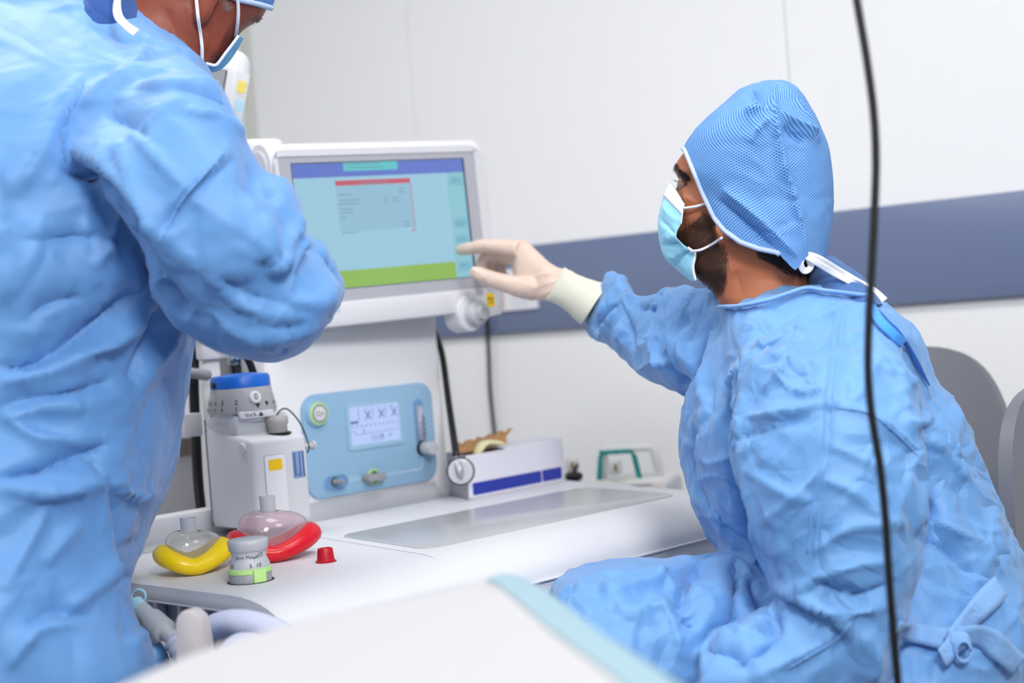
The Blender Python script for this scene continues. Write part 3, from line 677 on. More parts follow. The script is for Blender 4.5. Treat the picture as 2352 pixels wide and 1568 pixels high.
add('dial_top', lathe([(.0478, .043), (.0470, .058), (.0445, .0625), (.02, .0655), (0, .066)], 56, dv0), M_blue, vap, sharp=40, label='blue dial top')
nums = [('2', -.17), ('3', -.62), ('4', -.90), ('5', -1.12), ('6', -1.30), ('7', -1.46), ('8', -1.6)]
for s_, a in nums:
    f_ = around(dv0, .0530, _ad+a, .0175, .19); text(s_, .0110, f_, 0, .0038, .0004, M_blackp, dl); add('graduation', bars(f_, .0003, [(0, -.009, 0, -.0035, .0012)]), M_blackp, dl, smooth=False)
f_ = around(dv0, .0505, _ad+.42, .027, .19)
zk = add('zero_button', lathe([(.0098, -.004), (.0098, .003), (.0085, .0045), (0, .0048)], 28, f_), M_white, dl, sharp=40); text('0', .0135, f_, 0, 0, .0051, M_blackp, dl)
f_ = around(dv0, .0533, _ad+.47, .0135, .19); add('pointer_mark', prism([(-.0042, .0035), (0, -.0035), (.0042, .0035)], .0006, .001, 0, f_), M_blackp, dl, smooth=False)
f_ = around(dv0, .0533, _ad+.80, .0155, .19); add('pointer_mark', prism([(-.0035, .0035), (0, -.0035), (.0035, .0035)], .0006, .001, 0, f_), M_blackp, dl, smooth=False)
text('DES', .0065, around(dv0, .0533, _ad+1.2, .0165, .19), 0, 0, .0006, M_blackp, dl)
f_ = around(dv0, .0502, _ad+.42, .0005, 0)
pl_ = add('volume_plate', prism(rrect(.058, .011, .003), -.004, .004, .001, f_), M_white, vap, sharp=35); text('Vol.%', .0085, f_, -.011, 0, .0045, M_blackp, vap); add('pointer_mark', prism([(.002, -.003), (.011, -.003), (.0065, .0035)], .0044, .0047, 0, f_), M_blackp, vap, smooth=False)
add('dial_peg', lathe([(.005, 0), (.005, .003), (0, .003)], 14, around(dv0, .0475, _ad-1.05, .050, .1)), M_black, dl, sharp=35)
fl0 = FM.at(1.434, 1.972, .998)
add('filler_well', lathe([(.021, .0), (.021, .004), (.0185, .0045), (.0185, 0)], 32, fl0), M_black, vap, sharp=35)
fc_ = add('filler_cap', lathe([(.0155, -.004), (.0155, .016), (.0175, .018), (.0178, .026), (.0165, .030), (0, .0315)], 36, fl0), mat('filler_cap_grey', (176, 172, 172), .4), vap, sharp=45)
pg = FM(np.array([1.472, 1.962, .975]))
add('side_peg', lathe([(.0045, 0), (.0045, .018), (.0075, .019), (.0075, .023), (0, .023)], 18, Fr(pg, NN, ZZ, MM)), M_greyl, vap, sharp=35)
add('tether', tube([fl0.o+ZZ*.0315, fl0.o+ZZ*.040+MM*.012, fl0.o+ZZ*.036+MM*.026, fl0.o+ZZ*.012+MM*.046, pg+MM*.010-NN*.004, pg+MM*.004-NN*.006-ZZ*.01], .0013, 8, smooth_n=40), M_black, vap)
FV = Fr(NN*n0, MM, ZZ, -NN)
lp = add('label_plate', prism(rrect(.040, .098, .003, 4, 1.404, .921), -.001, .0012, .0005, FV), mat('label_plate', (226, 226, 230), .4), vap, sharp=35)
add('plate_outline', ringplate(rrect(.0408, .0988, .0034, 4, 1.404, .921), rrect(.0396, .0976, .003, 4, 1.404, .921), 0, .0006, FV), M_greyd, vap, smooth=False)
add('yellow_label', prism(rrect(.026, .017, .003, 4, 1.404, .955), 0, .0018, 0, FV), M_yellow, lp, smooth=False)
add('sight_glass', prism(rrect(.022, .042, .001, 2, 1.449, .950), -.004, .0012, .0004, FV), mat('sight_glass', (150, 180, 225), .1, trans=.3), vap, sharp=35)
add('sight_marks', bars(FV, .0013, [(1.4395, .932, 1.4395, .969, .0008), (1.442, .932, 1.442, .969, .0012), (1.451, .930, 1.451, .970, .0014), (1.458, .930, 1.458, .970, .002), (1.444, .934, 1.450, .934, .0012)]), mat('ink_blue', (40, 60, 130), .4), vap, smooth=False)
add('side_button', lathe([(.0085, 0), (.0085, .0025), (.007, .004), (0, .0042)], 24, Fr(FM(np.array([m0, 1.968, .985])), -NN, ZZ, -MM)), M_vap, vap, sharp=40)
add('back_seam', boxr(m0-.001, m0+.001, 2.066, 2.0675, z0+.003, 1.03, 0, FM), M_greyd, vap, smooth=False)
# mounting foot and blue valve pins below
add('mount_block', boxr(1.40, 1.46, 1.995, 2.044, .8398, .86, .004, FM), M_white2, vap, sharp=35)
add('valve_pin', boxr(1.385, 1.398, 2.02, 2.03, .8405, .858, .002, FM), mat('pin_blue', (30, 80, 170), .4), vap, sharp=35)

# ================================================================== mounting hardware behind the vaporizer
rail = thing('mounting_rail', 'grey aluminium rail with bolted bracket and white cover behind the dial', 'equipment rail', tuple(FM(np.array([1.44, 2.16, ZT]))))
def bp(x, y, n_=2.16): return onpl(x, y, NN*n_, NN)
def bbox(x0, y0, x1, y1, n_, dp, m, nm, bev=.004, par=None):
    a = bp(x0, y0, n_); b = bp(x1, y1, n_)
    return add(nm, boxr(min(a @ MM, b @ MM), min(1.503, max(a @ MM, b @ MM)), n_, n_+dp, min(a[2], b[2]), max(a[2], b[2]), bev, FM), m, par or rail, sharp=35)
bbox(518, 700, 590, 1010, 2.15, .05, M_alu, 'rail_profile')
bbox(533, 840, 545, 905, 2.1485, .02, M_black, 'rail_slot', .003)
bbox(470, 822, 520, 1000, 2.14, .018, M_white2, 'white_post')
br_ = bbox(528, 790, 575, 836, 2.138, .012, mat('bracket_zinc', (190, 200, 204), .3, metal=.6), 'bracket', .003)
for x, y in ((534, 828), (548, 826), (531, 804)):
    add('bolt', lathe([(.005, 0), (.005, .004), (.003, .005), (.003, .002), (0, .002)], 12, Fr(bp(x, y, 2.138), MM, ZZ, -NN)), mat('bolt_steel', (90, 120, 150), .3, metal=1), br_, sharp=35)
bbox(461, 745, 532, 822, 2.125, .025, M_white, 'cover_box', .006)
text('CE', .008, Fr(bp(524, 806, 2.1245), -ZZ, MM, -NN), 0, 0, .0004, M_blackp, rail)
bbox(426, 660, 470, 752, 2.115, .03, M_white, 'upper_cover', .004)
hk = [bp(396, 868, 2.12), bp(430, 856, 2.12), bp(475, 862, 2.12)]
add('hook_arm', tube(hk, [.008, .0135, .015], 12, smooth_n=16, flat=.6), M_grey, rail)
bbox(404, 870, 412, 892, 2.115, .006, M_grey, 'hook_tip', .001)
bbox(421, 952, 468, 1000, 2.12, .030, M_white, 'rail_end_block', .003)
pwr = [bp(452, 735, 2.172), bp(447, 800, 2.172), bp(445, 880, 2.172), bp(449, 980, 2.172), bp(455, 1100, 2.16), bp(464, 1190, 2.14)]
pwr.append(np.array([pwr[-1][0], pwr[-1][1], .818]))
add('power_cable', tube(pwr, .0085, 12, smooth_n=50), M_black, None, label='thick black cable running down behind the vaporizer', cat='cable')
crv = [bp(452, 752, 2.10), bp(490, 765, 2.09), bp(540, 792, 2.076), bp(572, 830, 2.074), bp(590, 890, 2.076)]+[FM(np.array([1.4815, 2.076, z])) for z in (1.02, .97, .90)]
add('curved_cable', tube(crv, .0066, 12, smooth_n=60), M_black, None, label='black cable arching over the vaporizer dial', cat='cable')

# grey desk with wooden edge behind
dn = 2.42
def dpt(x, y): P = onpl(x, y, NN*dn, NN); return P @ MM, P[2]
a0, t0 = dpt(465, 1000); _, t1 = dpt(465, 1042); _, t2 = dpt(465, 1196)
dk = thing('side_desk', 'grey fronted side desk with wood grain top edge behind the machine', 'desk', tuple(FM(np.array([a0-.3, dn+.2, 0]))))
M_wood = mat('wood_edge', (128, 116, 106), .5)
nt = M_wood.node_tree; wv = nt.nodes.new('ShaderNodeTexWave'); wv.inputs['Scale'].default_value = 3; wv.inputs['Distortion'].default_value = 9; wv.bands_direction = 'Z'
mpn = nt.nodes.new('ShaderNodeMapping'); mpn.inputs['Scale'].default_value = (2, 2, 30); tcn = nt.nodes.new('ShaderNodeTexCoord'); nt.links.new(tcn.outputs['Object'], mpn.inputs[0]); nt.links.new(mpn.outputs[0], wv.inputs[0])
rp = nt.nodes.new('ShaderNodeValToRGB'); rp.color_ramp.elements[0].color = lin((96, 84, 76))+(1,); rp.color_ramp.elements[1].color = lin((150, 138, 126))+(1,); nt.links.new(wv.outputs[0], rp.inputs[0]); nt.links.new(rp.outputs[0], nt.nodes['Principled BSDF'].inputs['Base Color'])
add('top_edge', boxr(a0-.55, a0+.015, dn-.004, dn+.36, t1, t0, .002, FM), M_wood, dk, smooth=False)
add('front_board', boxr(a0-.54, a0+.012, dn, dn+.02, t2, t1+.002, .001, FM), mat('desk_grey', (204, 202, 205), .5), dk, smooth=False)
for xx in (a0-.53, a0-.02): add('leg', boxr(xx-.02, xx+.02, dn+.1, dn+.3, 0, t1+.002, .002, FM), M_greyl, dk, smooth=False)

# ================================================================== patient monitor behind the standing person's head
pc = pix(470, 290, 2.62); px_ = nrm(RT*math.cos(.17)-UP*math.sin(.17)+FW*.25); pu = nrm(UP*math.cos(.17)+RT*math.sin(.17)); FP = frame_from(pc, px_, pu); FP = Fr(FP.o, FP.x, FP.z, -FP.y)
def pm(x, y): P = onpl(x, y, pc, FP.z)-pc; return P @ FP.x, P @ FP.y
pmn = thing('patient_monitor', 'tilted white patient monitor with yellow and blue keys behind the standing person', 'monitor', tuple(FP(np.array([0, -.2, -.05]))))
rx, ty = pm(582, 122); lx = rx-.30
add('housing', prism(rrect(rx-lx, .25, .028, 8, (lx+rx)/2, ty-.125), -.07, 0, .010, FP, 3), M_white, pmn, sharp=40)
ex, ey = pm(523, 162); add('screen', rect(lx+.03, ex, ty-.20, ey, .0006, FP), mat('dark_screen', (150, 152, 158), .2), pmn, smooth=False)
add('screen_edge', ringplate(rrect(ex-lx-.03+.012, ey-ty+.2+.012, .004, 4, (lx+.03+ex)/2, (ey+ty-.2)/2), rrect(ex-lx-.03, ey-ty+.2, .001, 4, (lx+.03+ex)/2, (ey+ty-.2)/2), 0, .003, FP), M_white, pmn, sharp=35)
add('screen_border', boxr(ex-.003, ex, ty-.20, ey, .0006, .0014, 0, FP), M_black, pmn, smooth=False)
kx0, ky0 = pm(558, 172); kst = add('key_strip', rect(kx0-.0115, kx0+.0115, ky0-.16, ky0+.004, .0004, FP), mat('key_strip_grey', (206, 207, 212), .4), pmn, smooth=False)
for k, (x, y, cc) in enumerate(((555, 200, (222, 200, 84)), (549, 243, (160, 198, 218)), (543, 282, (160, 198, 218)))):
    a, b = pm(x, y); add('function_key', boxr(a-.0075, a+.0075, b-.0105, b+.0105, .0006, .002, .0005, FP, 1), mat('key_yellow' if k == 0 else 'key_cyan', cc, .4), pmn, smooth=False); add('key_ledge', boxr(a-.0075, a+.0075, b-.0145, b-.0125, .0006, .0022, 0, FP), M_white, pmn, smooth=False)
q0 = FP(np.array([(lx+rx)/2, ty-.15, -.07])); q1 = FM(np.array([1.47, 2.3, 1.36]))
add('support_arm', tube([q0, q0-FP.z*.06-ZZ*.05, q1+ZZ*.04, q1-ZZ*.05], .016, 14, smooth_n=24), M_white2, pmn)

# ================================================================== things on the worktop
def face_mask(c, rx_, ry_, h, axis, label, colname, rgb, name, lean=0, tint=None):
    """air cushion rim that dips and lifts, clear dome, connector; axis = long direction on the worktop"""
    ax = nrm(axis); ay = np.cross(ZZ, ax); fr = Fr(c, ax, ay, ZZ)
    t_ = thing(name, label, 'face mask', tuple(c)); nu = 56
    th = np.linspace(0, 2*math.pi, nu, endpoint=False)
    base = np.stack([rx_*np.cos(th)*(1+.10*np.cos(th)), ry_*np.sin(th)*(1-.14*np.cos(th))], 1)
    zc = .013+h*.155*(1-np.cos(2*th+math.pi))*.5*1.0+h*.10*np.clip(np.cos(th), 0, 1)**2
    zc = .0118+h*.27*np.abs(np.cos(th))**1.5*np.where(np.cos(th) > 0, 1, .62)
    rr = .0118+.0035*np.abs(np.cos(th)); V = []
    ns = 14
    for k in range(nu):
        e = nrm(np.r_[base[k], 0])
        for j in range(ns):
            p = 2*math.pi*j/ns; V.append(np.r_[base[k], zc[k]]+e*rr[k]*1.12*math.cos(p)+np.array([0, 0, 1])*rr[k]*math.sin(p))
    Fc = [(k*ns+j, ((k+1) % nu)*ns+j, ((k+1) % nu)*ns+(j+1) % ns, k*ns+(j+1) % ns) for k in range(nu) for j in range(ns)]
    add('air_cushion', (fr(np.array(V)), Fc), mat(colname, rgb, .28, spec=.5, trans=.12, sss=.15), t_)
    rings_ = []; nb = 12
    ctop = .0125
    for k in range(nb+1):
        s = k/nb; f = math.cos(s*math.pi/2)**.75; sc_ = f*(1-ctop/rx_)+ctop/rx_
        zz = (zc+rr*.7)*(1-s)**1.0+h*.74*math.sin(s*math.pi/2)*1.0+(0)*s
        zz = (zc+rr*.6)+(h*.76-(zc+rr*.6))*math.sin(s*math.pi/2)
        x = base[:, 0]*sc_; y = base[:, 1]*(f*(1-ctop/ry_)+ctop/ry_); rings_.append(np.stack([x, y, zz], 1))
    V = np.concatenate(rings_); Fc = grid_faces(nb+1, nu, True)
    V, Fc = shell(fr(V), Fc, .0012); add('dome', (V, Fc), tint or M_clear, t_)
    add('connector', lathe([(ctop, h*.74), (ctop*.92, h*.76), (ctop*.86, h*.79), (ctop*.9, h), (ctop*.78, h), (ctop*.74, h*.77)], 32, fr), M_clearw, t_, sharp=40)
    return t_
cy_ = FM(np.array([1.155, 1.795, ZT]))-RT*np.array([1, 1, 0])*.0095
face_mask(cy_, .0385, .034, .075, RT*1+FW*.35, 'clear domed face mask with yellow cushion on the worktop', 'cushion_yellow', (250, 214, 8), 'anesthesia_mask')
cy_ = FM(np.array([1.268, 1.782, ZT]))
face_mask(cy_, .051, .043, .089, RT*1+FW*.25, 'larger clear domed face mask with red cushion beside the valve knob', 'cushion_red', (216, 14, 36), 'anesthesia_mask', tint=mat('clear_pink', (250, 236, 242), .1, trans=.88, ior=1.35))
add('red_cap', lathe([(.0125, .0003), (.0145, .0005), (.0145, .0014), (.0122, .0022), (.0105, .0175), (.0098, .019), (.0085, .0192), (.008, .017), (0, .017)], 32, Fr(onz(749, 1290, ZT), (1, 0, 0), (0, 1, 0), ZZ)), mat('red_cap', (176, 6, 34), .4), None, sharp=40, label='small red plastic cap standing beside the red cushioned mask', cat='cap')

# glove box
g0 = onz(1076, 1148, ZT); g1 = onz(1298, 1104, ZT); gx_ = nrm(g1-g0); gl = np.linalg.norm(g1-g0); FG = Fr(g0, gx_, NN*.86+MM*.40, ZZ); gh, gd = .078, .118
gb = thing('glove_box', 'opened white cardboard glove box with blue stripe on the worktop', 'box', tuple(FG(np.array([gl/2, gd/2, 0]))))
M_card = mat('white_card', (224, 224, 236), .5, var=.03, varscale=12); M_kraft = mat('kraft_card', (176, 132, 88), .7)
th_ = .0022
add('front_side', boxr(0, gl, 0, th_, 0, gh, .0005, FG, 1), M_card, gb, smooth=False)
add('back_side', boxr(0, gl, gd-th_, gd, 0, gh, .0005, FG, 1), M_card, gb, smooth=False)
add('end_side', boxr(0, th_, 0, gd, 0, gh, .0005, FG, 1), mat('card_end', (176, 170, 178), .6, var=.12, varscale=30), gb, smooth=False)
add('end_side', boxr(gl-th_, gl, 0, gd, 0, gh, .0005, FG, 1), M_card, gb, smooth=False)
add('base', boxr(0, gl, 0, gd, 0.0002, th_, 0, FG), M_kraft, gb, smooth=False)
add('top_flap', boxr(gl*.40, gl, 0, gd, gh-.001, gh+th_, .0005, FG, 1), M_card, gb, smooth=False)
# torn flap
xs = np.linspace(.005, gl*.55, 16); V = []
for k, x in enumerate(xs):
    tz = .012+.012*k/15+.003*math.sin(k*2.3); V += [(x, gd*.62, gh-.002), (x+.004, gd*.62+.012, gh+tz*.55), (x+.012+.02*(k/15), gd*.62+.030, gh+tz+.002*random.random())]
V, Fc = shell(FG(np.array(V)), grid_faces(16, 3), .0016); add('torn_flap', (V, Fc), M_kraft, gb, smooth=False, label='torn brown cardboard flap')
add('blue_stripe', merge(prism(rrect(gl*.70, .022, .003, 4, gl*.40, .017), 0, .0006, 0, Fr(FG.o, FG.x, ZZ, -FG.y)), prism(rrect(gl*.21, .022, .003, 4, gl*.865, .017), 0, .0006, 0, Fr(FG.o, FG.x, ZZ, -FG.y))), mat('stripe_blue', (32, 52, 160), .4), gb, smooth=False, label='royal blue printed stripe')
gp = resample([(.05, .05, gh-.006), (.07, .052, gh+.010), (.10, .05, gh+.0095), (.128, .046, gh+.004)], 24)
V, Fc = tube(FG(gp), np.interp(np.linspace(0, 1, 24), [0, .2, .7, 1], [.008, .011, .009, .003]), 12, flat=.6); V = crumple(V, Fc, .004, 90)
add('latex_glove', (V, Fc), mat('glove_cream', (234, 226, 178), .5), None, label='cream latex glove poking out of the opened glove box', cat='glove')

# stethoscope hanging beside the column
st_ = thing('stethoscope', 'black tubed stethoscope with round chrome chestpiece hanging beside the column', 'stethoscope', tuple(pix(1058, 1080, 2.65)))
sp = [FM(np.array([1.83, 2.16, 1.1762])), FM(np.array([1.89, 2.158, 1.180])), FM(np.array([1.925, 2.15, 1.165])), pix(1012, 800, 2.86), pix(1030, 920, 2.77), pix(1049, 1052, 2.665)]
add('tube', tube(sp, [.0045, .0045, .005, .006, .006, .0065], 14, smooth_n=30), M_black, st_)
fst = Fr(pix(1058, 1082, 2.655), RT, UP, -FW)
add('chestpiece', lathe([(0, -.006), (.018, -.006), (.0225, -.003), (.0225, .001), (.019, .0025), (.008, .001), (0, .001)], 40, fst), mat('chestpiece_steel', (198, 200, 206), .25, metal=.0), st_, sharp=40)
add('rim', tube([fst(np.array([.0232*math.cos(t), .0232*math.sin(t), 0])) for t in np.linspace(0, 2*math.pi, 41)], .0017, 8), M_black, st_)
add('stem', tube([pix(1049, 1050, 2.664), pix(1056, 1078, 2.648), pix(1060, 1098, 2.65)], [.0065, .0072, .003], 14, smooth_n=12, flat=.6), mat('stem_steel', (170, 173, 180), .3, metal=.3), st_)

# ================================================================== cart with the white and teal pump beyond the worktop
FD = Fr(pix(1430, 1112, 3.12), nrm(RT*.93-FW*.25+0*UP), nrm(FW*.95+RT*.25), ZZ); FD.x[2] = 0; FD.x /= np.linalg.norm(FD.x); FD.y = np.cross(ZZ, FD.x)
def dp(x, y): P = onpl(x, y, FD.o, FD.y)-FD.o; return P @ FD.x, P[2]
dx0, dz1 = dp(1312, 1080); dx1, dz0 = dp(1542, 1108)
zt_ = -.04
cart = thing('trolley', 'grey steel trolley carrying the white and teal device by the wall', 'trolley', tuple(FD.o*np.array([1, 1, 0])))
zz_ = FD.o[2]+zt_
add('shelf', boxr(-.16, .16, -.09, .12, zt_-.025, zt_, .004, FD), M_greyl, cart, sharp=35)
add('shelf', boxr(-.16, .16, -.09, .12, -FD.o[2]+.2, -FD.o[2]+.225, .004, FD), M_greyl, cart, sharp=35)
for a in (-.145, .145):
    for b in (-.075, .105): add('post', boxr(a-.012, a+.012, b-.012, b+.012, -FD.o[2], zt_-.003, .003, FD), M_grey, cart, sharp=35)
dev = thing('pump_unit', 'white medical device with teal handle and orange label beyond the worktop', 'medical device', tuple(FD(np.array([0, 0, zt_]))))
M_dev = mat('device_white', (226, 226, 224), .4); M_teal = mat('device_teal', (24, 152, 150), .35)
add('body', boxr(dx0+.0, dx1, -.05, .09, zt_, .014, .012, FD, 3), M_dev, dev, sharp=40)
add('end_bumper', boxr(dx1-.012, dx1+.008, -.045, .085, zt_, .006, .008, FD), M_greyl, dev, sharp=40)
add('seam_band', boxr(dx0+.002, dx1-.03, -.0515, -.04, .0005, .003, .0005, FD, 1), M_greyd, dev, smooth=False)
hx0, hz1 = dp(1370, 1026); hx1, _ = dp(1510, 1026)
def arch(x0, x1, zl, zh, wd): return [(x0, zl), (x0+.008, zh-.012), (x0+.016, zh), (x1-.022, zh), (x1-.01, zh-.014), (x1, zl), (x1-wd, zl), (x1-wd-.010, zh-wd*.8), (x0+wd+.006, zh-wd*.8), (x0+wd, zl)][::-1]
FH = Fr(FD(np.array([0, -.02, 0])), FD.x, ZZ, -FD.y)
hd = add('handle', prism(arch(hx0, hx1+.012, .004, hz1, .016), -.03, .0, .005, FH), M_dev, dev, sharp=45)
add('handle_grip', prism(arch(hx0-.001, hx1-.030, .004, hz1-.006, .011), .0, .006, .001, FH), M_teal, hd, sharp=45)
for x in (1385, 1420, 1455): a, b = dp(x, 1034); add('grip_screw', lathe([(.003, 0), (.003, .0065), (0, .0068)], 10, FH.at(a, b, .001)), mat('teal_dark', (14, 110, 112), .4), hd, sharp=35)
for x, y in ((1325, 1062), (1422, 1066)):
    a, b = dp(x, y); add('clip', box(.024, .024, .030, .004, 2, FD.at(a, -.045, b)), M_dev, dev, sharp=40); add('clip_slot', box(.006, .004, .014, .001, 1, FD.at(a+.004, -.058, b)), mat('slot_brown', (150, 130, 100), .5), dev, smooth=False)
a, b = dp(1335, 1086); kn = add('clamp_knob', lathe([(.006, -.012), (.017, -.004), (.018, .004), (.014, .009), (0, .010)], 24, FD.at(a, -.07, b), lambda t, z: 1+.08*math.cos(6*t)), M_black, dev, sharp=50)
add('clamp_lever', tube([FD(np.array([a, -.07, b+.006])), FD(np.array([a+.010, -.07, b+.026]))], .0032, 10), M_black, kn)
lx0, _ = dp(1440, 1100); lx1, _ = dp(1530, 1100)
lbp = add('rating_label', boxr(lx0, lx1, -.0512, -.0498, -.032, .0, 0, FD), mat('label_white', (236, 236, 238), .5), dev, smooth=False)
add('orange_strip', boxr(lx0, lx1-.004, -.0518, -.0508, -.008, -.0035, 0, FD), mat('label_orange', (232, 128, 60), .5), lbp, smooth=False)
add('label_lines', merge(*[boxr(lx0+.004, lx1-.02, -.0518, -.0508, -.014-.005*k, -.0125-.005*k, 0, FD) for k in range(3)]), M_grey, lbp, smooth=False)
add('teal_corner', boxr(lx0-.022, lx0, -.0515, -.045, -.03, -.002, .001, FD), M_teal, dev, smooth=False)

# ================================================================== grey chairs by the wall
def chair(cx_, cy__, d, hw, ztop, yaw, label):
    c = pix(cx_, cy__, d); c[2] = 0; fr = Fr(c, (math.cos(yaw), math.sin(yaw), 0), (-math.sin(yaw), math.cos(yaw), 0), ZZ)
    t_ = thing('waiting_chair', label, 'chair', tuple(c), group='grey shell chairs along the wall'); Mc = mat('chair_grey', (118, 120, 128), .42, var=.02, varscale=3)
    nu, nv = 64, 12; V = []
    for k in range(nv):
        r = .03+.97*(k/(nv-1))**.8
        for j in range(nu):
            a = 2*math.pi*j/nu; c_, s_ = math.cos(a), math.sin(a); u = r*math.copysign(abs(c_)**.56, c_); v = r*math.copysign(abs(s_)**.56, s_)
            x = u*hw*(1-.06*v); V.append((x, -.052*u*u+.05*((v+1)/2)**2, ztop-.30+v*.30))
    Fb = grid_faces(nv, nu, True)+[tuple(range(nu))[::-1]]
    V, Fc = shell(fr(np.array(V)), Fb, .022); add('backrest', (V, Fc), Mc, t_, sharp=60)
    add('seat', box(hw*1.9, .38, .04, .018, 3, fr.at(0, -.20, ztop-.56)), Mc, t_, sharp=50)
    for a in (-1, 1): add('back_support', tube([fr(np.array([a*hw*.5, -.05, ztop-.57])), fr(np.array([a*hw*.5, .03, ztop-.5])), fr(np.array([a*hw*.5, .045, ztop-.35]))], .011, 10, smooth_n=10), M_chrome, t_)
    for a in (-1, 1):
        for b in (-.36, -.04): add('leg', tube([fr(np.array([a*hw*.8, b, ztop-.57])), fr(np.array([a*hw*.9, b, .0]))], .012, 10), M_chrome, t_)
chair(2075, 900, 2.70, .19, 1.043, -.30, 'grey shell chair standing against the white wall behind the seated person')
chair(2530, 1000, 2.22, .215, 1.0, .35, 'grey shell chair overlapping the other one behind the seated person')

# ================================================================== draped table in front
ZD = .93; cor = onz(1165, 1318, ZD); e1 = nrm(onz(230, 1568, ZD)-onz(1060, 1330, ZD)); e2 = nrm(onz(1600, 1568, ZD)-onz(1250, 1345, ZD)); e1[2] = e2[2] = 0
dt = thing('draped_table', 'table covered with white drape with pale blue edge', 'draped table', (float(cor[0]-.12), float(cor[1]-.62), 0))
def offp(s): return None
# outline of the top: one long edge, a rounded corner, the other edge
dpx = [(-420, 1960), (-150, 1790), (60, 1660), (230, 1572), (400, 1500), (600, 1436), (800, 1388), (1000, 1348), (1090, 1326), (1165, 1314), (1235, 1326), (1310, 1374), (1400, 1440), (1500, 1502), (1600, 1572), (1720, 1680), (1820, 1830)]
out_ = resample(np.array([onz(x, y, ZD) for x, y in dpx]), 120); a_, b_ = out_[0], out_[-1]
ctr = cor+(e1+e2)*.42
rows = []
tg = np.gradient(out_, axis=0); tg /= np.linalg.norm(tg, axis=1, keepdims=True); on_ = np.cross(tg, ZZ)
if ((out_-ctr)*on_).sum() < 0: on_ = -on_
for f in (.02, .15, .3, .45, .6, .75, .86, .985): q = ctr+(out_-ctr)*f; q[:, 2] = ZD; rows.append(q-on_*(.02 if f > .9 else 0))
for t in np.linspace(.15, 1, 6)*math.pi/2: q = out_-on_*.02+on_*.02*math.sin(t); q[:, 2] = ZD-.02*(1-math.cos(t)); rows.append(q)
arc = np.linspace(0, 1, 120)
for k in range(1, 15):
    dz = .045*k; wv_ = .012*np.sin(arc*46+.4*k)*min(1, k/6)+.008*np.sin(arc*21+1.3); q = out_+on_*(.004+wv_*min(1, k/5)+.006*k*.4)[:, None]; q[:, 2] = ZD-.02-dz; rows.append(q)
V = np.concatenate(rows); Fc = grid_faces(len(rows), 120)
V, Fc = shell(V, Fc, -.0015) if False else (V, Fc)
V[:, 2] += (.008*pn(V*5)+.004*pn(V*13+4))*(V[:, 2] < ZD-.03)
add('drape', (V, Fc), mat('drape_white', (182, 182, 186), .8, bump=(60, .15, .004)), dt)
KB = int(np.argmax(out_[:, 1]))+1
rb = []
for off, dz in ((.040, .0012), (.030, .0022), (.021, .0024)):
    q = out_[KB:]-on_[KB:]*off; q[:, 2] = ZD+dz; rb.append(q)
for r_ in (8, 9, 10, 11, 12, 13):
    q = rows[r_][KB:120].copy(); q += on_[KB:120]*.0015; q[:, 2] += .0015; rb.append(q)
V = np.concatenate(rb); add('edge_band', (V, grid_faces(len(rb), 120-KB)), mat('drape_pale_blue', (142, 170, 182), .7), dt, label='pale blue border of the drape')
for q in (a_, b_, cor+(e1+e2)*.12, ctr+(e1+e2)*.3):
    p_ = ctr+(q-ctr)*.8; add('leg', tube([np.array([p_[0], p_[1], 0]), np.array([p_[0], p_[1], ZD-.04])], .018, 12), M_chrome, dt)
add('table_board', boxr(-.2, .2, -.15, .15, ZD-.05, ZD-.03, .004, Fr(np.array([ctr[0], ctr[1], 0]), (1, 0, 0), (0, 1, 0), ZZ)), M_greyl, dt, sharp=35)

# ================================================================== black cable hanging in front
hp = [(1935, -300), (1950, -120), (1968, 0), (1990, 130), (2007, 260), (2012, 370), (2008, 500), (2001, 640), (1995, 760), (1994, 860), (2003, 960), (2020, 1060), (2033, 1180), (2042, 1320), (2052, 1450), (2062, 1568), (2070, 1700)]
P = [pix(x, y, 1.45) for x, y in hp]; P = [np.array([P[0][0]-.03, P[0][1], 2.749])]+[np.array([P[0][0]-.02, P[0][1], 2.2])]+P+[P[-1]+np.array([.0, 0, -.2]), P[-1]+np.array([.02, .02, -.42]), np.array([P[-1][0]+.08, P[-1][1]+.05, .006])]
add('hanging_cable', tube(P, .0040, 12, smooth_n=140), M_black, None, label='black cable hanging from the ceiling before the seated person', cat='cable')
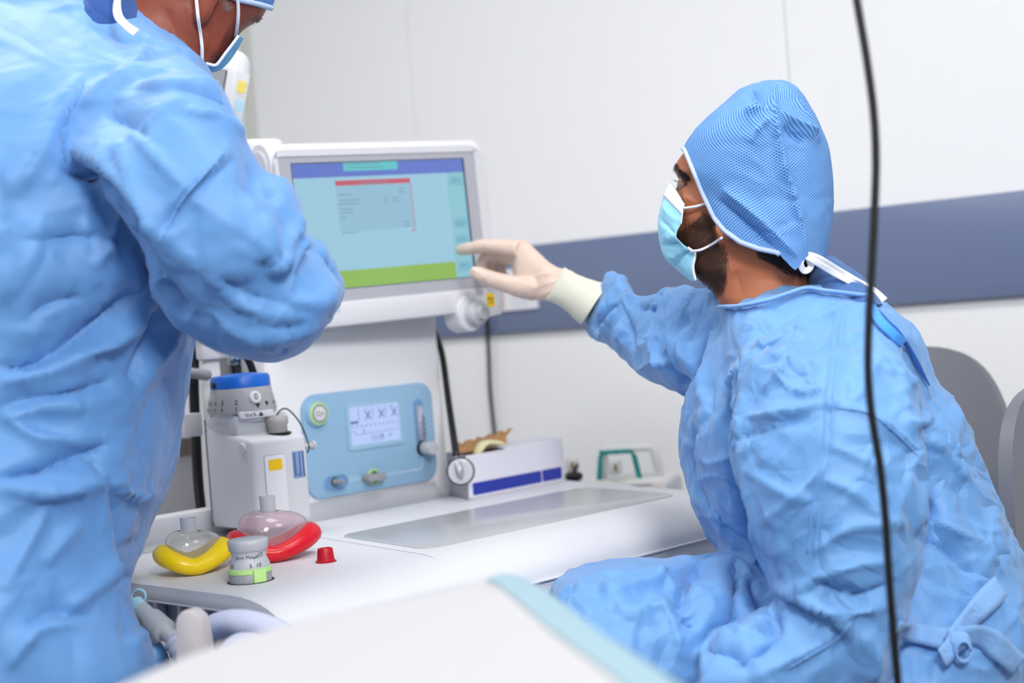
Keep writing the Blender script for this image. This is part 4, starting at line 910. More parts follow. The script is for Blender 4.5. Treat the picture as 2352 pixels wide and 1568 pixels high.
# ================================================================== cloth and skin materials
def cloth(name, rgb, bump1=.5, bump2=.35, scale=16, tl=.0, rough=.75, weave=True, spec=.3):
    m = mat(name, rgb, rough, spec=spec, sheen=.2); nt = m.node_tree; L = nt.links.new; b = nt.nodes['Principled BSDF']
    tc = nt.nodes.new('ShaderNodeTexCoord')
    n0 = nt.nodes.new('ShaderNodeTexNoise'); n0.inputs['Scale'].default_value = scale*.35; n0.inputs['Detail'].default_value = 2; L(tc.outputs['Object'], n0.inputs['Vector'])
    mx = nt.nodes.new('ShaderNodeMix'); mx.data_type = 'RGBA'; mx.blend_type = 'LINEAR_LIGHT'; mx.inputs[0].default_value = .12
    L(tc.outputs['Object'], mx.inputs[6]); L(n0.outputs['Color'], mx.inputs[7])
    v = nt.nodes.new('ShaderNodeTexVoronoi'); v.feature = 'DISTANCE_TO_EDGE'; v.inputs['Scale'].default_value = scale; L(mx.outputs[2], v.inputs['Vector'])
    mr = nt.nodes.new('ShaderNodeMapRange'); mr.inputs[1].default_value = 0; mr.inputs[2].default_value = .45; L(v.outputs['Distance'], mr.inputs[0])
    n1 = nt.nodes.new('ShaderNodeTexNoise'); n1.noise_type = 'RIDGED_MULTIFRACTAL'; n1.inputs['Scale'].default_value = scale*.75; n1.inputs['Detail'].default_value = 2.5; L(mx.outputs[2], n1.inputs['Vector'])
    gt = nt.nodes.new('ShaderNodeTexNoise'); gt.inputs['Scale'].default_value = 5; L(tc.outputs['Object'], gt.inputs['Vector'])
    gm = nt.nodes.new('ShaderNodeMapRange'); gm.inputs[1].default_value = .38; gm.inputs[2].default_value = .68; L(gt.outputs[0], gm.inputs[0])
    ad = nt.nodes.new('ShaderNodeMath'); ad.operation = 'MULTIPLY_ADD'; ad.inputs[1].default_value = .55; L(mr.outputs[0], ad.inputs[0]); L(n1.outputs[0], ad.inputs[2])
    mu = nt.nodes.new('ShaderNodeMath'); mu.operation = 'MULTIPLY'; L(ad.outputs[0], mu.inputs[0]); L(gm.outputs[0], mu.inputs[1])
    b1 = nt.nodes.new('ShaderNodeBump'); b1.inputs['Strength'].default_value = bump1; b1.inputs['Distance'].default_value = .02; L(mu.outputs[0], b1.inputs['Height'])
    last = b1
    if weave:
        w_ = nt.nodes.new('ShaderNodeTexVoronoi'); w_.inputs['Scale'].default_value = 420; L(tc.outputs['Object'], w_.inputs['Vector'])
        b2 = nt.nodes.new('ShaderNodeBump'); b2.inputs['Strength'].default_value = bump2; b2.inputs['Distance'].default_value = .0006; L(w_.outputs[0], b2.inputs['Height']); L(b1.outputs[0], b2.inputs['Normal']); last = b2
    L(last.outputs[0], b.inputs['Normal'])
    if tl:
        t = nt.nodes.new('ShaderNodeBsdfTranslucent'); t.inputs[0].default_value = lin(rgb)+(1,); ms = nt.nodes.new('ShaderNodeMixShader'); ms.inputs[0].default_value = tl
        L(b.outputs[0], ms.inputs[1]); L(t.outputs[0], ms.inputs[2]); L(ms.outputs[0], nt.nodes['Material Output'].inputs[0]); L(last.outputs[0], t.inputs['Normal'])
    return m
GOWN = (102, 154, 212)
M_gown = cloth('gown_blue', GOWN, .8, rough=.52, spec=.5)
M_gown2 = cloth('gown_blue_soft', (97, 148, 207), .5, .1, 9, rough=.52, spec=.45)
M_gtie = cloth('gown_tie_blue', (126, 170, 222), .2, .3, 30)
M_scrub = cloth('scrub_blue', (66, 104, 160), .25, .2, 20)
M_tie = mat('white_tape', (232, 232, 238), .7, bump=(120, .3, .002))
M_skin = mat('skin_tan', (180, 110, 78), .5, spec=.35, var=.10, varscale=28, sss=.12, bump=(160, .25, .0015))
M_skin2 = mat('skin_ruddy', (142, 72, 54), .45, spec=.4, var=.14, varscale=22, sss=.12, bump=(140, .3, .0018))
M_hair = mat('dark_hair', (34, 24, 20), .55); M_beard = mat('beard_brown', (66, 42, 30), .6); M_brow2 = mat('brow_grey', (110, 84, 70), .6)
M_mask = cloth('mask_blue', (150, 214, 240), .12, .15, 30); M_maskw = mat('mask_white_edge', (232, 236, 246), .7, bump=(260, .3, .001))
M_elastic = mat('elastic_white', (238, 238, 244), .7)
M_glove = mat('latex_glove', (216, 192, 178), .42, spec=.45, var=.06, varscale=30, sss=.1)
M_cuff = mat('knit_cuff_cream', (214, 214, 198), .8, bump=(300, .4, .0015))
# patterned cap cloth: white diagonal lattice on blue, drawn in the cloth's own coordinates
def cap_cloth(name, k):
    m = mat(name, (60, 140, 215), .75, spec=.2); nt = m.node_tree; L = nt.links.new; b = nt.nodes['Principled BSDF']
    uvn = nt.nodes.new('ShaderNodeUVMap'); sp_ = nt.nodes.new('ShaderNodeSeparateXYZ'); L(uvn.outputs[0], sp_.inputs[0])
    def mth(op, a, b_=None):
        n = nt.nodes.new('ShaderNodeMath'); n.operation = op
        for i, q in enumerate((a, b_)):
            if q is None: continue
            if isinstance(q, (int, float)): n.inputs[i].default_value = q
            else: L(q, n.inputs[i])
        return n.outputs[0]
    s = mth('MULTIPLY', mth('ADD', sp_.outputs[0], mth('MULTIPLY', sp_.outputs[1], 1.25)), k); d = mth('MULTIPLY', mth('SUBTRACT', sp_.outputs[0], mth('MULTIPLY', sp_.outputs[1], 1.25)), k)
    la = mth('GREATER_THAN', mth('ABSOLUTE', mth('SUBTRACT', mth('FRACT', s), .5)), .37); lb_ = mth('GREATER_THAN', mth('ABSOLUTE', mth('SUBTRACT', mth('FRACT', d), .5)), .37)
    ln = mth('MAXIMUM', la, lb_)
    mx = nt.nodes.new('ShaderNodeMix'); mx.data_type = 'RGBA'; L(ln, mx.inputs[0]); mx.inputs[6].default_value = lin((32, 104, 190))+(1,); mx.inputs[7].default_value = lin((146, 188, 224))+(1,)
    L(mx.outputs[2], b.inputs['Base Color'])
    tc = nt.nodes.new('ShaderNodeTexCoord'); n = nt.nodes.new('ShaderNodeTexNoise'); n.inputs['Scale'].default_value = 26; L(tc.outputs['Object'], n.inputs[0])
    bp_ = nt.nodes.new('ShaderNodeBump'); bp_.inputs['Strength'].default_value = .25; bp_.inputs['Distance'].default_value = .004; L(n.outputs[0], bp_.inputs['Height']); L(bp_.outputs[0], b.inputs['Normal'])
    return m
M_cap = cap_cloth('cap_lattice', 210)

def strands(name, V, Fc, poly, n, length, width, direc, m, parent, lift=.35, seed=1, curl=.25, allside=False, feather=12):
    """short hairs rooted on a skin surface inside a region"""
    rs = np.random.RandomState(seed); N = normals(V, Fc); T = tri_of(Fc); P, d = proj(V); C3 = P[T].mean(1); ins = in_poly(C3, poly)
    vw = V-CAM; vw /= np.linalg.norm(vw, axis=1, keepdims=True); fc = np.einsum('ij,ij->i', N, vw)[T].mean(1) < .25
    T = T[ins & (fc | allside)]; ar = np.linalg.norm(np.cross(V[T[:, 1]]-V[T[:, 0]], V[T[:, 2]]-V[T[:, 0]]), axis=1); ar = ar*np.clip(seg_dist(P[T].mean(1), list(poly)+[poly[0]])[0]/feather, .04, 1); pk = rs.choice(len(T), n, p=ar/ar.sum())
    a, b = rs.rand(n), rs.rand(n); s = a+b > 1; a[s], b[s] = 1-a[s], 1-b[s]; t = T[pk]
    Q = V[t[:, 0]]*(1-a-b)[:, None]+V[t[:, 1]]*a[:, None]+V[t[:, 2]]*b[:, None]; Nq = N[t[:, 0]]
    D = np.array(direc)+rs.normal(size=(n, 3))*curl; D -= Nq*np.einsum('ij,ij->i', D, Nq)[:, None]; D /= np.linalg.norm(D, axis=1, keepdims=True)
    Ln = (length*(.6+.8*rs.rand(n)))[:, None]; S = np.cross(D, Nq); e = Q+D*Ln*.5+Nq*Ln*lift*.5; tip = Q+D*Ln+Nq*Ln*lift*.35
    VV = np.stack([Q-S*width, Q+S*width, e+S*width*.8, e-S*width*.8, tip], 1).reshape(-1, 3); FF = []
    for k in range(n): o = 5*k; FF += [(o, o+1, o+2, o+3), (o+3, o+2, o+4)]
    return add(name, (VV, FF), m, parent, kind='stuff')
def ribbon(P, wd, m, name, parent, up=None, n=40, t=.0012, twist=0):
    P = resample(P, n); T = np.gradient(P, axis=0); T /= np.linalg.norm(T, axis=1, keepdims=True); up = -FW if up is None else up
    S = np.cross(T, up); S /= np.linalg.norm(S, axis=1, keepdims=True)
    if twist:
        B = np.cross(T, S); a = np.sin(np.linspace(0, 6, n))*twist; S = S*np.cos(a)[:, None]+B*np.sin(a)[:, None]
    V = np.stack([P-S*wd/2, P-S*wd/4, P, P+S*wd/4, P+S*wd/2], 1).reshape(-1, 3); V, Fc = shell(V, grid_faces(n, 5), t); return add(name, (V, Fc), m, parent)
def pxs(pts, d): return [pix(p[0], p[1], p[2] if len(p) > 2 else d) for p in pts]
def seamline(pts, V, r, m, parent, name='sleeve_seam'):
    q = resample(np.array(pts, float), 70); P, d = proj(V); dd = []
    for x, y in q:
        k = np.argsort((P[:, 0]-x)**2+(P[:, 1]-y)**2)[:24]; dd.append(d[k].min())
    dd = np.array(dd); add(name, tube([pix(x, y, z-.0004) for (x, y), z in zip(q, dd)], r, 6), m, parent)
def snap(pts, V, lift=.003, rad=14):
    """points on the photographed side of a surface"""
    P, d = proj(V); out = []
    for x, y in pts:
        k = np.argsort((P[:, 0]-x)**2+(P[:, 1]-y)**2)[:40]; kk = k[np.argmin(d[k])]; out.append(pix(x, y, d[kk]-lift))
    return out

# ================================================================== seated person pointing at the screen
sp_root = thing('person', 'seated person in pale blue gown and patterned cap pointing at the touchscreen', 'person', (.38, 2.0, 0))
torso = [ring((1690, 672), (1960, 650), 2.02, .12), ring((1652, 712), (2010, 690), 2.02, .24), ring((1638, 780), (2078, 765), 2.02, .34), ring((1598, 885), (2142, 880), 2.05, .40), ring((1566, 980), (2197, 980), 2.05, .40), ring((1572, 1070), (2243, 1085), 2.05, .40),
         ring((1600, 1165), (2282, 1180), 2.05, .40), ring((1645, 1245), (2315, 1280), 2.04, .41), ring((1690, 1340), (2342, 1380), 2.02, .42), ring((1690, 1460), (2345, 1460), 2.0, .44), ring((1690, 1600), (2300, 1600), 1.97, .48), ring((1700, 1720), (2280, 1720), 1.97, .46)]
arm = [ring((1800, 735), (2005, 712), 1.93, .10), ring((1718, 825), (2065, 815), 1.86, .20), ring((1690, 950), (2102, 960), 1.82, .23), ring((1690, 1080), (2120, 1100), 1.80, .23), ring((1714, 1200), (2115, 1220), 1.79, .22), ring((1752, 1310), (2085, 1330), 1.78, .21), ring((1790, 1400), (2058, 1430), 1.78, .20), ring((1825, 1500), (2030, 1540), 1.78, .19), ring((1860, 1600), (1990, 1640), 1.78, .15)]
fore = [ring((2030, 1370), (2010, 1640), 1.79, .15), ring((1930, 1350), (1930, 1650), 1.77, .18), ring((1840, 1360), (1840, 1660), 1.76, .18), ring((1755, 1400), (1760, 1660), 1.75, .17), ring((1690, 1440), (1695, 1650), 1.745, .16), ring((1640, 1465), (1640, 1640), 1.74, .14), ring((1604, 1492), (1606, 1620), 1.735, .11)]
lap = [ring((1950, 1330), (1950, 1720), 1.98, .34), ring((1790, 1290), (1790, 1700), 1.98, .36), ring((1690, 1268), (1690, 1690), 1.97, .37), ring((1560, 1287), (1560, 1660), 1.95, .36), ring((1430, 1296), (1430, 1640), 1.93, .34), ring((1340, 1312), (1340, 1620), 1.92, .32), ring((1285, 1335), (1290, 1590), 1.915, .28), ring((1258, 1390), (1262, 1530), 1.91, .2)]
reach = [ring((1760, 720), (1690, 930), 2.12, .24), ring((1690, 690), (1640, 925), 2.15, .23), ring((1650, 672), (1590, 912), 2.18, .21), ring((1600, 663), (1528, 890), 2.22, .19), ring((1550, 664), (1470, 862), 2.27, .175), ring((1515, 674), (1448, 845), 2.31, .155), ring((1480, 682), (1415, 812), 2.36, .145), ring((1447, 668), (1385, 790), 2.41, .13), ring((1425, 645), (1372, 788), 2.44, .125), ring((1402, 630), (1354, 768), 2.46, .115), ring((1392, 640), (1348, 745), 2.475, .085)]
ex_ = 2.15
parts = [loft(torso, 56, 70, ex=ex_), loft(arm, 48, 60, ex=2.2), loft(fore, 40, 40, ex=2.2), loft(lap, 40, 40, ex=2.4), loft(reach, 40, 60, ex=2.1)]
# skirt of the gown hanging from the lap and the calves below
skirt = [(pix(1300, 1600, 1.93)+ZZ*.0, np.array([.10, 0, 0]), np.array([0, .15, 0])), (pix(1330, 1750, 1.93), np.array([.09, 0, 0]), np.array([0, .16, 0]))]
sk = []
k_ = pix(1330, 1560, 1.93)
for z, rx_, ry_ in ((.72, .10, .15), (.62, .11, .16), (.5, .10, .16), (.40, .10, .165)): sk.append((np.array([k_[0]+.02, k_[1], z]), np.array([rx_, 0, 0]), np.array([0, ry_, 0])))
parts.append(loft(sk, 32, 20))
VG, FGn = remesh(parts, .0042, 5)
P_, d_ = proj(VG)
# broad sags, then creases, then the folds of the photograph
msk = np.ones(len(VG))
VG = crumple(VG, FGn, .022, 5.5, (1, 1, .8), seed=3, vor=.35)
VG = crumple(VG, FGn, .012, 12, (1.2, 1.2, .8), seed=8, vor=.75)
VG = crumple(VG, FGn, .004, 27, seed=5, vor=.8)
fl_seat = [
 # edge of the near sleeve against the chest
 ([(1960, 700), (1850, 760), (1760, 810), (1690, 870), (1684, 960)], 16, .012), ([(1690, 880), (1686, 1000), (1700, 1120), (1735, 1260), (1790, 1340)], 14, -.016), ([(1705, 900), (1706, 1020), (1722, 1140), (1765, 1280)], 16, .012),
 # back edge of the sleeve
 ([(2060, 930), (2110, 1040), (2116, 1140), (2105, 1230)], 12, .012), ([(2098, 980), (2132, 1060), (2134, 1160), (2118, 1260)], 16, -.02), ([(2070, 960), (2090, 975), (2140, 960)], 12, .008),
 ([(2115, 1190), (2180, 1215), (2250, 1260), (2300, 1320)], 12, .010), ([(2120, 1225), (2180, 1260), (2230, 1330)], 18, -.012),
 ([(2130, 1000), (2180, 1060), (2215, 1110)], 12, .009), ([(2150, 950), (2200, 1060), (2250, 1180)], 10, .007),
 # sleeve creases
 ([(1720, 960), (1800, 950), (1890, 935), (1930, 930)], 9, .009), ([(1930, 935), (2010, 960), (2070, 1010), (2110, 1050)], 9, .009), ([(1700, 1015), (1760, 985), (1860, 955)], 10, -.007),
 ([(1870, 1150), (1800, 1130), (1720, 1080)], 8, .006), ([(1900, 1020), (1990, 1060), (2040, 1100)], 7, .006), ([(1890, 1100), (1960, 1130), (2010, 1180), (2040, 1200)], 8, .008),
 ([(1760, 1200), (1840, 1130), (1900, 1060)], 10, .006), ([(1870, 1270), (1960, 1210), (2080, 1200)], 12, .010), ([(1840, 1350), (1950, 1300), (2050, 1290)], 12, .010), ([(1830, 1330), (1920, 1400), (2040, 1390)], 10, .010), ([(1860, 1330), (1960, 1370), (2060, 1340)], 12, -.010),
 ([(1790, 1345), (1860, 1370), (1930, 1420), (1960, 1480)], 12, .013), ([(1775, 1370), (1790, 1420), (1760, 1480), (1690, 1530)], 12, -.014), ([(1780, 1335), (1775, 1400), (1730, 1440), (1640, 1470)], 12, .012),
 ([(1930, 1420), (1880, 1480), (1800, 1520), (1720, 1560)], 9, .008), ([(1980, 1450), (2010, 1510), (2000, 1568)], 12, .010), ([(1610, 1490), (1680, 1500), (1720, 1540)], 10, -.012), ([(1740, 790), (1800, 830), (1870, 840)], 9, .006), ([(1780, 860), (1830, 900), (1900, 900)], 9, .007), ([(1850, 830), (1870, 900), (1900, 940)], 7, .005),
 ([(1750, 900), (1790, 860), (1850, 800)], 12, .007), ([(2010, 780), (2060, 860), (2080, 950)], 9, .007), ([(2020, 820), (1980, 900), (1950, 930)], 9, .006), ([(1960, 830), (2050, 860), (2120, 900)], 7, .005),
 # chest front
 ([(1650, 790), (1600, 900), (1580, 980)], 10, .006), ([(1640, 880), (1600, 1000), (1590, 1080), (1640, 1200)], 12, -.010), ([(1570, 1010), (1630, 1060), (1690, 1050)], 10, .008), ([(1590, 1110), (1650, 1090), (1690, 1120)], 10, .007), ([(1600, 1180), (1660, 1190), (1710, 1240)], 10, .009), ([(1650, 1170), (1690, 1230), (1740, 1270)], 10, -.009),
 # lap
 ([(1640, 1260), (1600, 1300), (1560, 1380), (1600, 1450)], 16, -.018), ([(1690, 1270), (1685, 1360), (1690, 1460)], 10, -.02), ([(1290, 1350), (1400, 1360), (1520, 1330), (1600, 1280)], 12, .009), ([(1480, 1310), (1530, 1340), (1580, 1350)], 7, .009), ([(1440, 1420), (1520, 1400), (1600, 1410)], 9, .009), ([(1500, 1380), (1540, 1420), (1560, 1480)], 9, .008), ([(1380, 1330), (1420, 1390), (1500, 1420)], 8, .006),
 ([(1720, 1330), (1770, 1430), (1710, 1450)], 14, -.014), ([(1700, 1420), (1640, 1440), (1610, 1500)], 10, -.01),
 # reaching sleeve bunches
 ([(1400, 640), (1440, 660), (1442, 700), (1410, 740), (1370, 790)], 9, .014), ([(1440, 690), (1400, 715), (1360, 760)], 8, -.016), ([(1455, 680), (1438, 730), (1420, 790)], 8, .010), ([(1450, 690), (1490, 710), (1520, 680), (1525, 670)], 10, -.010), ([(1440, 700), (1445, 760), (1470, 840)], 9, -.014), ([(1540, 670), (1520, 720), (1505, 790), (1530, 860)], 9, .014),
 ([(1525, 672), (1505, 720), (1490, 790)], 8, -.014), ([(1600, 668), (1570, 740), (1552, 800), (1572, 880)], 9, .014), ([(1580, 690), (1555, 720), (1548, 780)], 8, -.016), ([(1640, 680), (1600, 740), (1570, 800), (1600, 850)], 8, .012), ([(1620, 700), (1590, 760), (1578, 790)], 7, -.014), ([(1455, 800), (1490, 790), (1520, 770)], 6, .007), ([(1460, 855), (1510, 830), (1560, 840)], 8, .008), ([(1650, 720), (1620, 790), (1600, 880)], 8, -.010),
 ([(1535, 800), (1560, 860), (1590, 900)], 10, -.016),
]
VG = folds(VG, FGn, [(l, w_*1.4, a*(1.3 if a > 0 else 1.5)) for l, w_, a in fl_seat])
VG = creases(VG, FGn, 900, 5, (.02, .075), (.0022, .006), (.0012, .0042), sel=(proj(VG)[0][:, 1] < 1700))
VG = VG+normals(VG, FGn)*0
gown = add('gown', (VG, FGn), M_gown, sp_root, label='creased pale blue surgical gown')
# seams, neck binding, ties
NBP = [(1652, 704), (1700, 702), (1760, 690), (1810, 674), (1850, 662), (1900, 668), (1950, 674), (2000, 680)]
def bind_neck(VB): add('neck_binding', tube([pix(x, y, min(near_at(x, y, VB), near_at(x, y+6, VG))-.004) for x, y in NBP], .0048, 10, smooth_n=60, flat=.6), M_gtie, gown)
M_seam = mat('seam_light', (120, 172, 230), .7)
for dx in (0, 17): seamline([(1922+dx, 700), (1912+dx, 780), (1903+dx, 860), (1897+dx, 930), (1893+dx, 1010), (1880+dx, 1090), (1865+dx, 1180), (1855+dx, 1270)], VG, .0008, M_seam, gown)
seamline([(1955, 1430), (1920, 1470), (1870, 1500), (1810, 1535)], VG, .0008, M_seam, gown)
seamline([(1925, 935), (2000, 950), (2060, 995), (2108, 1045)], VG, .0008, M_seam, gown)
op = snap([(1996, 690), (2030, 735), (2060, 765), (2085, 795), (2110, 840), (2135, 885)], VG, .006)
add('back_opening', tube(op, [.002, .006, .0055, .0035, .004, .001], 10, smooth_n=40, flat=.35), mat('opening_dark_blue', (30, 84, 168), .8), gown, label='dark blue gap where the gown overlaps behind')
P = snap([(2000, 700), (2025, 740), (2055, 770), (2075, 790)], VG, .008); ribbon(P, .012, cloth('tie_bright_blue', (70, 150, 235), .2, .2, 30), 'neck_tie', gown)
P = snap([(2060, 1450), (2100, 1452), (2150, 1462), (2195, 1470)], VG, .016); ribbon(P, .024, M_gtie, 'waist_tie', gown, twist=.4)
P = snap([(2195, 1470), (2220, 1430), (2255, 1390), (2300, 1345)], VG, .020); ribbon(P, .028, M_gtie, 'waist_tie', gown, twist=.3)
P = snap([(2200, 1470), (2250, 1462), (2300, 1490), (2340, 1530)], VG, .018); ribbon(P, .030, M_gtie, 'waist_tie', gown, twist=.4)
P = snap([(2195, 1475), (2175, 1500), (2165, 1510)], VG, .022); ribbon(P, .022, M_gtie, 'waist_tie', gown)
kq = snap([(2200, 1472)], VG, .022)[0]; V, Fc, _ = loft([(kq-RT*.014, UP*.004, -FW*.004), (kq-RT*.008, UP*.011, -FW*.009), (kq+RT*.008, UP*.011, -FW*.009), (kq+RT*.014, UP*.004, -FW*.004)], 20, 16); V = crumple(V, Fc, .004, 60)
add('waist_knot', (V, Fc), M_gtie, gown)
kq = snap([(2212, 1495)], VG, .020)[0]; add('tie_loop', tube([kq+.010*(math.cos(t)*RT*.9+math.sin(t)*UP*1.2) for t in np.linspace(0, 2*math.pi, 16)], .0045, 8, flat=.5), M_gtie, gown)
for q in ([(2330, 1330), (2360, 1345), (2390, 1370)], [(2330, 1400), (2365, 1430), (2390, 1480)]): ribbon(pxs(q, 1.98), .016, M_gtie, 'back_tie', gown)

# ---- head, neck (one body)
hr = [ring((1720, 222), (1812, 212), 2.03, .07, 2.01), ring((1668, 262), (1850, 255), 2.035, .125, 2.0), ring((1608, 318), (1878, 318), 2.05, .15, 1.99), ring((1574, 352), (1888, 370), 2.055, .156, 1.985), ring((1556, 378), (1892, 415), 2.06, .154, 1.985), ring((1553, 392), (1893, 440), 2.06, .150, 1.985),
      ring((1563, 414), (1892, 468), 2.06, .146, 1.985), ring((1557, 432), (1890, 490), 2.06, .142, 1.985), ring((1542, 462), (1884, 515), 2.06, .136, 1.985), ring((1536, 492), (1876, 540), 2.06, .130, 1.985), ring((1548, 515), (1868, 560), 2.06, .126, 1.985), ring((1546, 545), (1860, 580), 2.06, .122, 1.985), ring((1556, 575), (1855, 602), 2.06, .118, 1.985), ring((1572, 612), (1852, 625), 2.055, .114, 1.985),
      ring((1612, 640), (1852, 645), 2.045, .112, 1.99), ring((1642, 668), (1856, 668), 2.035, .114, 1.99), ring((1656, 700), (1870, 695), 2.03, .125, 1.99), ring((1690, 740), (1900, 735), 2.03, .14, 2.0), ring((1720, 820), (1980, 820), 2.04, .18, 2.02), ring((1720, 1000), (2040, 1000), 2.06, .22), ring((1750, 1200), (2100, 1200), 2.06, .22), ring((1760, 1450), (2200, 1450), 2.0, .32), ring((1800, 1600), (2180, 1600), 1.98, .30)]
V, Fc, uv = loft(hr, 72, 190, ex=2.0)
# ear lobe joined to the head, eye hollow
def near_at(x, y, Vv):
    P, d = proj(Vv); k = np.argsort((P[:, 0]-x)**2+(P[:, 1]-y)**2)[:30]; return d[k].min()
de = near_at(1668, 528, V)
earl = loft([(pix(1664, 504, de-.002), RT*.010, FW*.007), (pix(1663, 522, de-.009), RT*.012, FW*.009), (pix(1664, 538, de-.010), RT*.0115, FW*.009), (pix(1664, 551, de-.006), RT*.006, FW*.006)], 20, 20)
ear2 = loft([(pix(1690, 440, de), RT*.014, FW*.008), (pix(1690, 480, de-.004), RT*.018, FW*.010), (pix(1680, 510, de-.004), RT*.015, FW*.008)], 20, 16)
VH, FH_ = remesh([(V, Fc), earl, ear2], .0024, 3)
VH = folds(VH, FH_, [([(1556, 412), (1568, 420), (1580, 425)], 9, -.006), ([(1550, 395), (1566, 388), (1585, 398)], 9, .004), ([(1560, 450), (1590, 460), (1620, 480)], 16, .004), ([(1655, 500), (1654, 520), (1657, 540)], 4, -.003), ([(1560, 440), (1566, 452), (1562, 465)], 6, -.003), ([(1660, 600), (1672, 640), (1668, 690)], 26, .004), ([(1690, 620), (1705, 680)], 16, -.003)])
bind_neck(VH)
body = add('body', (VH, FH_), M_skin, sp_root, label='tanned head and neck')
strands('beard', VH, FH_, [(1628, 480), (1640, 490), (1650, 520), (1648, 548), (1668, 560), (1676, 600), (1672, 650), (1662, 668), (1645, 672), (1625, 650), (1600, 640), (1590, 590), (1560, 560), (1552, 535), (1570, 515), (1600, 500), (1618, 478)], 3600, .009, .00024, -UP*.8-RT*.3, M_beard, body, seed=2, allside=False)
strands('beard_fringe', VH, FH_, [(1600, 600), (1650, 600), (1668, 670), (1640, 690), (1610, 655)], 500, .009, .00024, -UP*.9-RT*.5, M_beard, body, lift=.7, seed=5, allside=True)
strands('neck_hair', VH, FH_, [(1725, 560), (1860, 570), (1858, 628), (1835, 632), (1800, 625), (1765, 605), (1735, 590)], 1700, .014, .0003, -UP*.4+RT*.9, M_hair, body, seed=3, lift=.15)
strands('eyebrow', VH, FH_, [(1550, 375), (1558, 374), (1562, 386), (1578, 398), (1584, 410), (1572, 408), (1556, 396)], 420, .009, .0003, RT*.7-UP*.8, M_hair, body, seed=4, lift=.25)
ey_ = pix(1568, 425, near_at(1568, 425, VH)+.006)
V, Fc, _ = loft([(ey_-RT*.001+UP*.010, RT*.003, FW*.003), (ey_+UP*.006, RT*.006, FW*.007), (ey_, RT*.0075, FW*.009), (ey_-UP*.006, RT*.006, FW*.007), (ey_-UP*.010, RT*.003, FW*.003)], 20, 16)
add('eye', (V, Fc), mat('eye_white', (150, 120, 108), .2), body)
for k in range(7):
    a = pix(1552+k*1.6, 416+k*.5, near_at(1560, 420, VH)-.001); add('eyelash', tube([a, a-RT*.002+UP*.0008, a-RT*.0038+UP*.002], [.0004, .0003, .0001], 5), M_hair, body)
# ---- scrub collar
cl = [ring((1848, 585), (1905, 588), 2.02, .10), ring((1846, 612), (1940, 612), 2.02, .13), ring((1846, 640), (1975, 640), 2.02, .17), ring((1850, 672), (1998, 672), 2.02, .21), ring((1860, 700), (2010, 700), 2.02, .24)]
V, Fc, _ = loft(cl, 48, 30, ex=2.4); V = crumple(V, Fc, .006, 16, seed=2)
add('scrub_collar', (V, Fc), M_scrub, sp_root, label='dark blue scrub collar')
# ---- cap
cp = [ring((1752, 186), (1798, 184), 2.02, .05), ring((1722, 196), (1812, 190), 2.02, .09), ring((1690, 213), (1836, 210), 2.02, .135), ring((1642, 254), (1868, 255), 2.03, .175, 2.0), ring((1602, 296), (1888, 300), 2.04, .19, 1.99), ring((1574, 343), (1902, 340), 2.05, .196, 1.985), ring((1562, 395), (1911, 400), 2.05, .196, 1.985), ring((1580, 445), (1913, 450), 2.05, .194, 1.985), ring((1600, 500), (1912, 500), 2.04, .188, 1.985), ring((1625, 550), (1905, 550), 2.03, .18, 1.985), ring((1660, 595), (1898, 590), 2.02, .17, 1.985), ring((1700, 645), (1893, 640), 2.01, .16, 1.985)]
V, Fc, uv = loft(cp, 150, 170, ex=2.15)
V = crumple(V, Fc, .010, 12, seed=4, vor=.4, mask=np.clip((400-proj(V)[0][:, 1])/150, .15, 1)); V = crumple(V, Fc, .004, 30, seed=6)
V = folds(V, Fc, [(l_, w_*1.3, a_*1.5) for l_, w_, a_ in [([(1780, 185), (1778, 260), (1800, 380), (1835, 500), (1848, 590)], 9, .008), ([(1785, 260), (1820, 280), (1870, 310)], 12, .008), ([(1710, 258), (1760, 250), (1785, 265)], 12, .009), ([(1720, 200), (1750, 240), (1780, 262)], 12, -.008), ([(1790, 190), (1830, 240), (1880, 330)], 12, .006), ([(1650, 460), (1720, 520), (1790, 580)], 14, -.010), ([(1660, 430), (1740, 500), (1830, 590)], 16, .008), ([(1800, 290), (1850, 330)], 10, -.007), ([(1770, 270), (1740, 300), (1725, 330)], 10, .006)]])
Pc, dc = proj(V)
keep = [(1400, 100), (1545, 318), (1573, 345), (1590, 386), (1612, 440), (1640, 500), (1662, 528), (1700, 556), (1742, 571), (1786, 580), (1803, 598), (1826, 621), (1838, 608), (1850, 592), (1870, 590), (1898, 600), (1960, 610), (2000, 100)]
dist, _ = seg_dist(Pc, keep[1:-1]); fld = np.where(in_poly(Pc, keep), dist, -dist)
Vc, Fcc, uvc, ch = clip(V, Fc, uv, fld)
add_cap = add('surgical_cap', (Vc, Fcc), M_cap, sp_root, uv=uvc, label='blue lattice patterned surgical cap')
for c_ in ch:
    if len(c_) > 30:
        s_ = proj(c_)[0]; sel = s_[:, 0] < 1792
        # white binding along the front of the opening, near and far side
        idx = np.where(sel)[0]
        grp = np.split(idx, np.where(np.diff(idx) > 1)[0]+1)
        for g in grp:
            if len(g) > 12:
                q = c_[g]; q = q[::3]; add('cap_binding', tube(resample(q, 80), .0032, 8), mat('binding_white', (186, 204, 234), .75), add_cap)
for q, wd in (([(1850, 585, 1.975), (1880, 595, 1.97), (1930, 625, 1.98), (1975, 650, 1.985), (2005, 665, 1.985), (2032, 690, 1.98)], .010), ([(1855, 590, 1.97), (1890, 612, 1.965), (1940, 640, 1.975), (1968, 655, 1.98)], .008), ([(1845, 585, 1.975), (1838, 605, 1.97), (1848, 622, 1.972), (1862, 612, 1.975), (1856, 590, 1.97)], .008)):
    ribbon([pix(x, y, d-.045) for x, y, d in q], wd, M_tie, 'cap_tie', add_cap, twist=.5)
